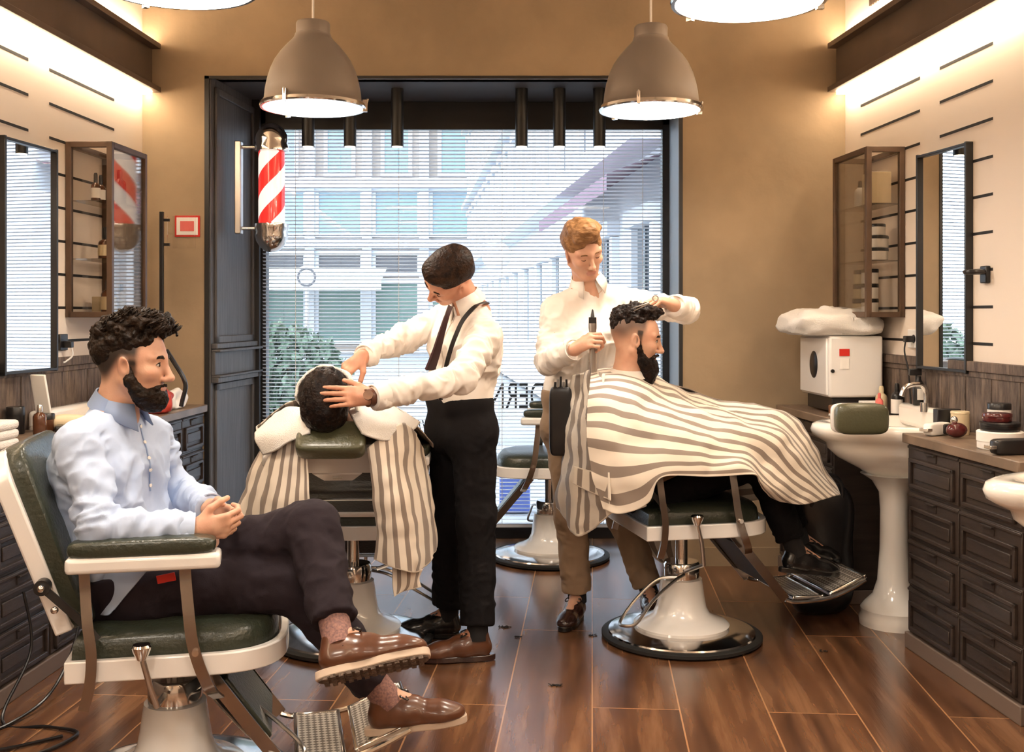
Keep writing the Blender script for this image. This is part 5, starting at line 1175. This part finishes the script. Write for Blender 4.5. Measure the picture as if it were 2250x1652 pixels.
# tie, suspenders, watch
tp = [at(990, 672, 4.285), at(980, 700, 4.27), at(968, 740, 4.285), at(958, 775, 4.31), at(945, 812, 4.335)]
MB().tube(smooth_path(tp, 5), [.014] * 5 + [.016 + .0011 * i for i in range(16)], 4, flat=.28, up=(.75, .5, .3)).build('tie', 'tie', PB, smooth=30)
sp_ = [at(1072, 668, 4.45), at(1062, 665, 4.37), at(1045, 672, 4.315), at(1018, 702, 4.285), at(1002, 735, 4.275), at(990, 768, 4.285), at(978, 815, 4.30), at(968, 878, 4.35)]
MB().tube(smooth_path(sp_, 5), .012, 4, flat=.3, up=(1, .2, .4)).build('suspender', 'black_metal', PB, smooth=30)
W_ = Vector(JB['wL']); d_ = (W_ - Vector(JB['eL'])).normalized()
wt = band_tube(PB, 'watch', W_ + d_ * .004, d_, .031, .022, 'watch', th=.004, flare=1.0); MB().cyl(W_ + d_ * .015 + Vector((0, -.030, .010)), W_ + d_ * .015 + Vector((0, -.040, .013)), .017, n=20).build('watch_case', 'wood_brown', wt)
# ---- blond barber
HC_ = head_mtx(at(1280, 548, 4.80), (.34, -.80, -.46), (-.08, -.50, .86))
JC = dict(head=HC_, neck=at(1292, 636, 4.90), sR=at(1218, 682, 4.84), sL=at(1378, 664, 4.98), chest=at(1296, 745, 4.90), waist=at(1276, 860, 4.90), pelvis=at(1272, 930, 4.90),
          eR=at(1206, 792, 4.76), wR=at(1262, 768, 4.55), eL=at(1512, 684, 4.84), wL=at(1482, 672, 4.60), hR=at(1242, 945, 4.88), hL=at(1308, 945, 4.96),
          kR=at(1256, 1130, 4.84), kL=at(1370, 1135, 5.0), aR=at(1262, 1322, 4.86), aL=at(1428, 1305, 5.0), SR=((.262, 4.79, .003), (-.35, -.94, 0), (0, 0, 1)), SL=((.625, 4.90, .003), (.05, -1, 0), (0, 0, 1)), rise=.92, cf=(.15, -1, -.1))
PC = person(JC, 'standing blond barber in a white shirt and tan trousers, cutting hair at centre right', 'skin', 'shirt_white', 'trouser_tan',
    hands=[((JC['wR'], (.62, -.38, .42), (.55, .55, -.4), 1), dict(curl=(.85, .9, .95, 1.0), thumb=(.5, .4))), ((JC['wL'], (-.80, -.30, .30), (-.2, .1, -.95), -1), dict(curl=(.8, .85, .9, 1.0), thumb=(.55, .3)))],
    arms=(.058, .050, .040), legs=(.088, .070, .062), hem=.02, trunk_r=(.102, .088, .092), collar_open=.8)
def hc(s):
    s.ell((-.014, 0, .060), (.104, .080, .078), k=.02); s.ell((.030, .006, .112), (.074, .070, .036), rot=(0, -.12, .2), k=.02); s.ell((.07, -.01, .100), (.034, .056, .026), rot=(.25, 0, 0), k=.02); s.ell((-.05, 0, .04), (.066, .078, .075), k=.02)
    s.ell((-.005, 0, .035), (.088, .084, .07), k=.02); s.ell((.122, 0, .002), (.066, .090, .074), k=.012, mode=1); s.cut((-.01, 0, -.030), (.50, 0, -1), .3)
    for y in (-1, 1): s.ell((.012, y * .085, -.02), (.03, .022, .036), k=.01, mode=1)
hair_obj(PC, HC_, hc, 'hair_blond', .004, 34, st=(.35, 1, 1), amp2=.002); brows(PC, HC_, 'hair_blond', .0035)
sock(PC, JC, 'L', m='sock_black'); sock(PC, JC, 'R', m='sock_black'); shoe(PC, *JC['SR'], .28, ('shoe_dark', 'shoe_black'))
shoe(PC, *JC['SL'], .28, ('shoe_dark', 'shoe_black'))
t = thing('tool_holster', 'black leather tool holster hanging at the blond barber\'s hip', 'holster', tuple(at(1232, 925, 4.74)))
pad(MB(), (0, 0, 0), (.10, .05, .30), n1=.3, n2=.3).build('pouch', 'black_plastic', t)
for i in range(5): MB().cyl((-.03 + i * .014, -.012, .11), (-.024 + i * .012, -.014, .17 + .012 * (i % 3)), .005, n=8).build('tool', ('black_plastic', 'steel')[i % 2], t)
# comb and clipper held upright by the blond barber; scissors in his raised hand
gp = at(1302, 742, 4.545)
t = thing('hair_clipper', 'slim hair clipper with dark tip held upright in the blond barber\'s lower hand', 'clipper', tuple(gp)); MB().lathe([(0, -.15), (.011, -.148), (.014, -.10), (.014, .02), (.017, .04), (.017, .06), (0, .06)], n=16).build('body', 'steel', t); MB().box((0, 0, .072), (.032, .016, .028)).build('blade_block', 'black_plastic', t, bevel=.002); MB().lathe([(.009, .085), (.004, .115), (0, .12)], n=10).build('tip', 'black_plastic', t)
t = thing('comb', 'pale metal comb held downward in the blond barber\'s lower hand', 'comb', tuple(gp + Vector((.012, -.004, -.055)))); MB().box((0, 0, -.07), (.014, .004, .17)).build('spine', 'steel', t, bevel=.001)
gs = at(1432, 655, 4.47)
t = thing('scissors', 'steel scissors in the blond barber\'s raised hand above the client\'s hair', 'scissors', tuple(gs)); 
MB().cyl((-.01, 0, -.02), (-.075, .01, -.055), .004, .001, n=6).build('blade', 'steel', t); MB().cyl((-.01, 0, -.02), (-.078, .0, -.040), .004, .001, n=6).build('blade', 'steel', t); MB().tube([(.015 + .011 * math.cos(a * PI / 8), 0, .0 + .011 * math.sin(a * PI / 8)) for a in range(16)], .0025, 6, closed=True).build('finger_ring', 'steel', t)
# ---- bearded client under the striped cape
HD = head_mtx(at(1397, 742, 4.56), (.965, -.16, -.16), (.20, -.05, 1))
JD = dict(head=HD, neck=at(1378, 832, 4.58), sR=at(1358, 892, 4.42), sL=at(1388, 905, 4.74), chest=at(1390, 945, 4.60), waist=at(1412, 1030, 4.60), pelvis=at(1432, 1085, 4.60),
          eR=at(1440, 985, 4.38), wR=at(1570, 990, 4.42), eL=at(1465, 1000, 4.82), wL=at(1590, 975, 4.76), hR=at(1450, 1080, 4.50), hL=at(1450, 1070, 4.70),
          kR=at(1668, 1010, 4.56), kL=at(1685, 1000, 4.78), aR=at(1768, 1235, 4.62), aL=at(1790, 1225, 4.86), SR=((1.255, 4.62, .262), (.95, .22, -.12), (.1, 0, 1)), SL=((1.335, 4.86, .262), (.95, .22, -.12), (.1, 0, 1)), tuck=.05, rise=.4)
def fade_d(x, y, z):
    lo = -.045 + .035 * ss(x, -.06, .0); return .8 * ss(z, lo, lo + .075) * (1 - ss(x, .028, .050)) + .7 * ss(z, -.05, -.03) * ss(x, .004, .012) * (1 - ss(x, .026, .034)) * (1 - ss(z, .03, .04))
PD = person(JD, 'client with undercut dark hair and long dark beard, seated under a striped cape', 'skin', 'trouser_black', 'trouser_black',
    hands=[((JD['wR'], (1, .1, 0), (0, 0, -1), 1), dict()), ((JD['wL'], (1, -.1, 0), (0, 0, -1), -1), dict())], eyes=1, fade=fade_d, legs=(.085, .068, .058), hem=.05, trunk_r=(.092, .09, .095), collarm='none', cup=-.025)
def hd(s):
    s.ell((-.012, 0, .066), (.100, .072, .066), k=.02); s.ell((.012, 0, .120), (.082, .056, .026), k=.02); s.ell((-.078, 0, .055), (.036, .055, .06), k=.02)
    s.ell((.108, 0, .012), (.058, .10, .076), k=.01, mode=1); s.cut((0, 0, .062), (.45, 0, -1), .3)
hair_obj(PD, HD, hd, 'hair_black2', .003, 50, amp2=.008)
def bd(s):
    s.ell((.058, 0, -.098), (.048, .054, .040), k=.02); s.ell((.072, 0, -.150), (.036, .036, .052), k=.02); s.ell((.078, 0, -.120), (.036, .036, .036), k=.02)
    for y in (-1, 1): s.chain([(.020, y * .072, -.010), (.026, y * .068, -.045), (.045, y * .054, -.085)], [.006, .011, .022], k=.015); s.cap((.102, y * .003, -.056), (.084, y * .036, -.070), .008, .008, k=.006)
    s.ell((.10, 0, -.071), (.014, .018, .0055), k=.006, mode=1); s.ell((.09, 0, -.02), (.05, .05, .030), k=.01, mode=1)
hair_obj(PD, HD, bd, 'hair_black2', .003, 80, name='beard', amp2=0); brows(PD, HD, 'hair_black2', .005, open_=True)
sock(PD, JD, 'L', m='sock_black'); sock(PD, JD, 'R', m='sock_black'); shoe(PD, *JD['SR'], .28, ('shoe_black', 'shoe_black')); shoe(PD, *JD['SL'], .28, ('shoe_black', 'shoe_black'))
# ---- client with towelled face
HA = head_mtx((-.660, 3.905, 1.045), (.05, .42, .90), (0, -.90, .42))
JA = dict(head=HA, neck=Vector((-.665, 4.06, .975)), sR=Vector((-.50, 4.20, .885)), sL=Vector((-.83, 4.20, .885)), chest=Vector((-.665, 4.26, .84)), waist=Vector((-.665, 4.42, .76)), pelvis=Vector((-.665, 4.52, .68)),
          eR=Vector((-.40, 4.36, .80)), wR=Vector((-.43, 4.58, .86)), eL=Vector((-.93, 4.36, .80)), wL=Vector((-.90, 4.58, .86)), hR=Vector((-.57, 4.54, .68)), hL=Vector((-.76, 4.54, .68)),
          kR=Vector((-.56, 4.98, .72)), kL=Vector((-.78, 4.98, .72)), aR=Vector((-.58, 5.15, .32)), aL=Vector((-.76, 5.15, .32)), SR=((-.57, 5.24, .262), (0, 1, 0), (0, 0, 1)), SL=((-.77, 5.24, .262), (0, 1, 0), (0, 0, 1)), tuck=.03, rise=.4)
PA = person(JA, 'client lying back with black hair toward the camera and a towel over his face', 'skin', 'trouser_black', 'trouser_black', hands=[((JA['wR'], (0, 1, 0), (0, 0, -1), 1), dict()), ((JA['wL'], (0, 1, 0), (0, 0, -1), -1), dict())], legs=(.085, .068, .058), hem=.05, trunk_r=(.09, .085, .09), collarm='none', cup=-.02)
def ha(s):
    s.ell((-.014, 0, .050), (.108, .086, .088), k=.02); s.ell((-.055, 0, .025), (.062, .080, .078), k=.02); s.ell((.030, .0, .100), (.07, .070, .034), k=.02)
    s.ell((.118, 0, .0), (.058, .10, .080), k=.01, mode=1); s.cut((-.02, 0, -.05), (.45, 0, -1), .3)
hair_obj(PA, HA, ha, 'hair_black2', .003, 40, st=(.5, 1, 1), amp2=.003)
shoe(PA, *JA['SR'], .28, ('shoe_black', 'shoe_black')); shoe(PA, *JA['SL'], .28, ('shoe_black', 'shoe_black'))
# ================================================================== capes and towels
def spline_grid(G, nu, nv):
    G = np.array([[tuple(at(*q)) if not isinstance(q, Vector) else tuple(q) for q in row] for row in G], dtype=float)
    def interp(A, n):
        m = A.shape[0]; out = []
        for k in range(n + 1):
            t = k / n * (m - 1); i = min(int(t), m - 2); f = t - i; p0 = A[max(i - 1, 0)]; p1 = A[i]; p2 = A[i + 1]; p3 = A[min(i + 2, m - 1)]
            out.append(.5 * ((2 * p1) + (p2 - p0) * f + (2 * p0 - 5 * p1 + 4 * p2 - p3) * f * f + (3 * p1 - p0 - 3 * p2 + p3) * f ** 3))
        return np.array(out)
    A = interp(G, nv); A = interp(A.transpose(1, 0, 2), nu).transpose(1, 0, 2); return A
def cloth_patch(acc, G, nu, nv, sdir, L, hems='', amp=.006, fr=14, seed=0, off=0.0):
    A = spline_grid(G, nu, nv); n0, n1 = A.shape[:2]; P = A.reshape(-1, 3)
    idx = np.arange(n0 * n1).reshape(n0, n1); Q = np.stack([idx[:-1, :-1], idx[:-1, 1:], idx[1:, 1:], idx[1:, :-1]], -1).reshape(-1, 4)
    N = normals(P, Q); P = P + N * (amp * (noise3(P * fr + seed) + .5 * noise3(P * fr * 2.3 + seed)))[:, None]
    Pg = P.reshape(n0, n1, 3); cum = None
    if sdir == 'a': cum = np.concatenate([[0], np.cumsum(np.linalg.norm(np.diff(Pg, axis=0), axis=2).mean(1))])
    uv = []
    for j in range(n0 - 1):
        for i in range(n1 - 1):
            hem = ('b' in hems and j == n0 - 2) or ('t' in hems and j == 0) or ('r' in hems and i == n1 - 2) or ('l' in hems and i == 0)
            for (jj, ii) in ((j, i), (j, i + 1), (j + 1, i + 1), (j + 1, i)):
                w = (cum[jj] if sdir == 'a' else (jj / (n0 - 1) if sdir == 'v' else ii / (n1 - 1)) * L) + off; uv.append((-1.0 if hem else 1.0, w))
    o = len(acc[0]); acc[0] += [tuple(p) for p in P]; acc[1] += [tuple(int(k) + o for k in q) for q in Q]; acc[2] += uv
def build_cloth(acc, name, m, label, cat, group=None, th=.004):
    me = bpy.data.meshes.new(name); me.from_pydata(acc[0], [], acc[1]); me.materials.append(M[m]); uvl = me.uv_layers.new(name='UVMap')
    uvl.data.foreach_set('uv', np.array(acc[2], dtype=np.float32).ravel()); me.polygons.foreach_set('use_smooth', [True] * len(acc[1])); me.update()
    o = bpy.data.objects.new(name, me); COL.objects.link(o); so = o.modifiers.new('s', 'SOLIDIFY'); so.thickness = th; so.offset = 0
    return tag(o, label, cat, group)
acc = [[], [], []]
main = [[(1300, 815, 4.60), (1345, 803, 4.66), (1400, 803, 4.66), (1480, 845, 4.78), (1600, 882, 4.80), (1735, 908, 4.74), (1790, 985, 4.70), (1848, 1088, 4.70)],
        [(1296, 850, 4.42), (1340, 845, 4.42), (1400, 855, 4.40), (1480, 888, 4.42), (1600, 925, 4.45), (1705, 950, 4.45), (1765, 1020, 4.47), (1832, 1091, 4.55)],
        [(1290, 905, 4.30), (1335, 905, 4.28), (1400, 920, 4.26), (1480, 940, 4.26), (1590, 970, 4.30), (1665, 990, 4.35), (1730, 1050, 4.38), (1800, 1100, 4.45)],
        [(1290, 965, 4.24), (1335, 972, 4.21), (1395, 982, 4.20), (1470, 990, 4.20), (1570, 1002, 4.23), (1645, 1012, 4.27), (1700, 1070, 4.32), (1765, 1108, 4.40)],
        [(1300, 1045, 4.22), (1340, 1060, 4.19), (1392, 1052, 4.17), (1462, 1030, 4.17), (1560, 1027, 4.19), (1640, 1028, 4.22), (1680, 1066, 4.28), (1724, 1102, 4.36)],
        [(1325, 1118, 4.22), (1368, 1128, 4.19), (1425, 1104, 4.17), (1456, 1049, 4.16), (1560, 1047, 4.18), (1655, 1044, 4.21), (1668, 1060, 4.27), (1690, 1084, 4.34)]]
cloth_patch(acc, main, 110, 70, 'a', 1, 'b', .013, 9, 1)
cloth_patch(acc, [[(1256, 828, 4.80), (1278, 820, 4.70), (1302, 814, 4.60), (1330, 822, 4.46)], [(1243, 930, 4.78), (1268, 925, 4.58), (1292, 925, 4.42), (1322, 935, 4.26)], [(1229, 1050, 4.72), (1260, 1045, 4.48), (1290, 1045, 4.36), (1332, 1050, 4.21)], [(1226, 1115, 4.72), (1258, 1172, 4.46), (1290, 1172, 4.40), (1345, 1126, 4.21)]], 30, 44, 'u', .30, 'b', .014, 12, 4)
cloth_patch(acc, [[(1262, 1024, 4.40), (1300, 1034, 4.30), (1338, 1038, 4.19)], [(1258, 1062, 4.39), (1298, 1082, 4.29), (1342, 1100, 4.17)]], 14, 12, 'u', .20, 'tb', .003, 12, 6, .03)
cloth_patch(acc, [[(1348, 805, 4.66), (1480, 845, 4.78), (1600, 882, 4.80), (1735, 908, 4.74)], [(1330, 830, 4.92), (1480, 880, 5.0), (1600, 915, 5.0), (1740, 935, 4.94)], [(1350, 1000, 4.98), (1480, 1010, 5.04), (1600, 1010, 5.04), (1720, 1020, 4.98)], [(1370, 1110, 4.96), (1480, 1120, 5.02), (1600, 1110, 5.02), (1700, 1090, 4.98)]], 40, 30, 'v', .5, 'b', .006, 9, 7)
cloth_patch(acc, [[(1345, 1110, 4.96), (1420, 1125, 4.98), (1500, 1130, 5.0)], [(1368, 1160, 4.96), (1430, 1190, 4.98), (1500, 1195, 5.0)], [(1412, 1195, 4.96), (1455, 1238, 4.98), (1500, 1232, 5.0)]], 20, 16, 'u', .27, 'b', .004, 9, 8)
build_cloth(acc, 'barber_cape', 'cape', 'grey and cream striped cape draped over the bearded client at centre right', 'cape', 'striped barber capes')
up_ = (HD @ Vector((-.022, 0, -.035)) - Vector(JD['neck'])).normalized()
nb = band_tube(None, 'neck_strip', Vector(JD['neck']) + up_ * .012, up_, .068, .030, 'shirt_white', flare=1.3); tag(nb, 'white neck strip between the bearded client\'s neck and his striped cape', 'neck strip')
acc = [[], [], []]
cloth_patch(acc, [[(806, 985, 3.86), (850, 952, 3.88), (892, 930, 4.02), (930, 985, 4.26)], [(820, 1080, 3.87), (862, 1085, 3.83), (905, 1070, 3.93), (947, 1080, 4.26)], [(824, 1180, 3.90), (870, 1180, 3.85), (920, 1160, 3.95), (962, 1170, 4.28)], [(822, 1228, 3.92), (876, 1250, 3.86), (925, 1255, 3.96), (962, 1200, 4.28)]], 44, 50, 'u', .42, 'b', .011, 10, 11)
cloth_patch(acc, [[(862, 1245, 3.90), (895, 1252, 3.90), (928, 1250, 3.98)], [(862, 1285, 3.90), (895, 1285, 3.91), (920, 1270, 3.98)], [(866, 1312, 3.90), (885, 1300, 3.91), (925, 1290, 3.98)]], 14, 12, 'u', .22, 'b', .003, 10, 12, .02)
cloth_patch(acc, [[(575, 985, 4.08), (612, 955, 3.90), (650, 962, 3.88), (674, 985, 3.85)], [(540, 1060, 4.10), (590, 1060, 3.88), (640, 1070, 3.85), (679, 1075, 3.84)], [(520, 1120, 4.14), (575, 1140, 3.90), (635, 1150, 3.86), (684, 1150, 3.85)], [(515, 1190, 4.16), (570, 1215, 3.92), (640, 1215, 3.88), (690, 1200, 3.87)]], 44, 44, 'u', .42, 'b', .010, 10, 13)
gy = lambda x, y, z: Vector((x, y, z))
cloth_patch(acc, [[gy(-.97, 4.17, .93), gy(-.82, 4.14, 1.035), gy(-.66, 4.14, 1.02), gy(-.50, 4.14, 1.035), gy(-.36, 4.17, .93)], [gy(-1.02, 4.45, .82), gy(-.85, 4.45, .93), gy(-.66, 4.45, .92), gy(-.48, 4.45, .93), gy(-.32, 4.45, .82)], [gy(-1.0, 4.8, .78), gy(-.82, 4.8, .86), gy(-.66, 4.8, .84), gy(-.50, 4.8, .86), gy(-.36, 4.8, .78)], [gy(-.97, 5.06, .74), gy(-.80, 5.08, .82), gy(-.66, 5.08, .78), gy(-.52, 5.08, .82), gy(-.38, 5.06, .74)], [gy(-.95, 5.16, .5), gy(-.80, 5.2, .5), gy(-.66, 5.18, .48), gy(-.52, 5.2, .5), gy(-.40, 5.16, .5)]], 50, 60, 'u', .8, 'b', .008, 8, 14)
build_cloth(acc, 'barber_cape', 'cape', 'grey and cream striped cape over the reclined client in the middle chair', 'cape', 'striped barber capes')
acc = [[], [], []]
cloth_patch(acc, [[(566, 940, 4.25), (600, 915, 4.15), (640, 897, 4.06), (690, 900, 4.0)], [(562, 965, 4.02), (600, 950, 3.90), (640, 932, 3.88), (684, 930, 3.86)], [(582, 998, 3.95), (606, 990, 3.86), (640, 968, 3.84), (680, 950, 3.82)]], 24, 18, 'u', .2, '', .006, 12, 21)
cloth_patch(acc, [[(765, 900, 4.0), (810, 888, 4.06), (865, 896, 4.15), (922, 930, 4.25)], [(778, 925, 3.86), (815, 922, 3.88), (862, 930, 3.94), (908, 945, 4.10)], [(796, 950, 3.82), (822, 962, 3.83), (850, 968, 3.88), (888, 952, 4.02)]], 24, 18, 'u', .2, '', .006, 12, 22)
cloth_patch(acc, [[(640, 905, 4.10), (700, 905, 4.15), (760, 905, 4.15), (812, 895, 4.10)], [(650, 895, 4.3), (700, 890, 4.3), (760, 890, 4.3), (810, 890, 4.3)]], 20, 8, 'u', .2, '', .003, 12, 23)
build_cloth(acc, 'shoulder_towel', 'towel', 'white towel spread over the shoulders of the reclined client', 'towel', th=.009)
acc = [[], [], []]
def hp(x, y, z): return HA @ Vector((x, y, z))
rows = []
for z_, rr in ((.075, .112), (.04, .125), (.0, .132), (-.05, .128), (-.095, .118)):
    rows.append([hp(rr * math.cos(a) - .012 * (abs(a) > 1), .098 * math.sin(a) * 1.05, z_) for a in (-1.55, -1.1, -.6, 0, .6, 1.1, 1.55)])
cloth_patch(acc, rows, 40, 30, 'u', .2, '', .007, 16, 31)
build_cloth(acc, 'face_towel', 'towel', 'small white towel wrapped over the reclined client\'s face', 'towel', th=.010)
# shirt tail and pocket tab of the seated man
acc = [[], [], []]
cloth_patch(acc, [[(200, 1240, 2.98), (260, 1240, 2.945), (330, 1245, 2.935)], [(212, 1300, 2.97), (252, 1300, 2.935), (292, 1290, 2.925)], [(218, 1350, 2.96), (236, 1352, 2.935), (250, 1340, 2.93)]], 20, 20, 'u', .2, '', .003, 12, 41)
tl = build_cloth(acc, 'shirt_tail', 'shirt_blue', None, None); tl.parent = PS
pk = MB().box(tuple(at(365, 1270, 2.93)), (.05, .004, .022), rot=(0, -.2, 0)).build('pocket_tab', 'red', PS, bevel=.001)
# wrap the placket line onto the shirt front by ray casting, with small buttons
bpy.context.view_layer.update()
def on_surface(o, p, d):
    ok, loc, nrm, _ = o.ray_cast(Vector(p) - Vector(d).normalized() * .35, Vector(d)); return (loc, nrm) if ok else (None, None)
def placket(body, pts, d, m, nb=5, w=.0022):
    sh_ = next(c for c in body.children if c.name.startswith('shirt') and 'tail' not in c.name); path = []
    for p in smooth_path(pts, 6):
        loc, nrm = on_surface(sh_, p, d)
        if loc is not None: path.append((loc + nrm * .0015, nrm))
    if len(path) < 4: return
    MB().tube([q for q, _ in path], w, 6).build('placket', m, body)
    for i in range(nb):
        q, nrm = path[int((i + .5) / nb * (len(path) - 1))]; MB().cyl(q, q + nrm * .003, .0052, n=12).build('button', 'paper', body)
placket(PS, [at(318, 935, 3.1), at(330, 985, 3.1), at(338, 1035, 3.1), at(343, 1085, 3.1)], (-.55, .83, 0), 'shirt_blue2')
placket(PC, [at(1296, 690, 4.9), at(1294, 740, 4.9), at(1290, 800, 4.9), at(1285, 850, 4.9)], (0, 1, 0), mat('shirt_seam', (.55, .48, .42), .8), 4)
placket(PB, [at(985, 690, 4.4), at(972, 760, 4.4), at(962, 850, 4.4)], (.5, .87, 0), mat('shirt_seam_b', (.55, .48, .42), .8), 3)

# black bag standing under the right sink
t = thing('black_bag', 'large soft black bag standing on the floor beside the white sink pedestal', 'bag', (1.40, 4.97, 0), .1)
b = MB(); vs_, fs = superpad(.28, .20, .60, .5, .5, 48, 30); b.add([Vector(v) + Vector(v).normalized() * (.035 * float(noise3([[v[0] * 9 + 3, v[1] * 9, v[2] * 5]])[0])) + Vector((0, 0, .30)) for v in vs_], fs); zm = min(v[2] for v in b.v); b.v = [(v[0], v[1], v[2] - zm) for v in b.v]; b.build('body', 'black_plastic', t)
MB().tube(smooth_path([(-.07, -.08, .50), (-.06, -.10, .60), (0, -.11, .645), (.06, -.10, .60), (.07, -.08, .50)]), .010, 8).build('handle', 'black_plastic', t)
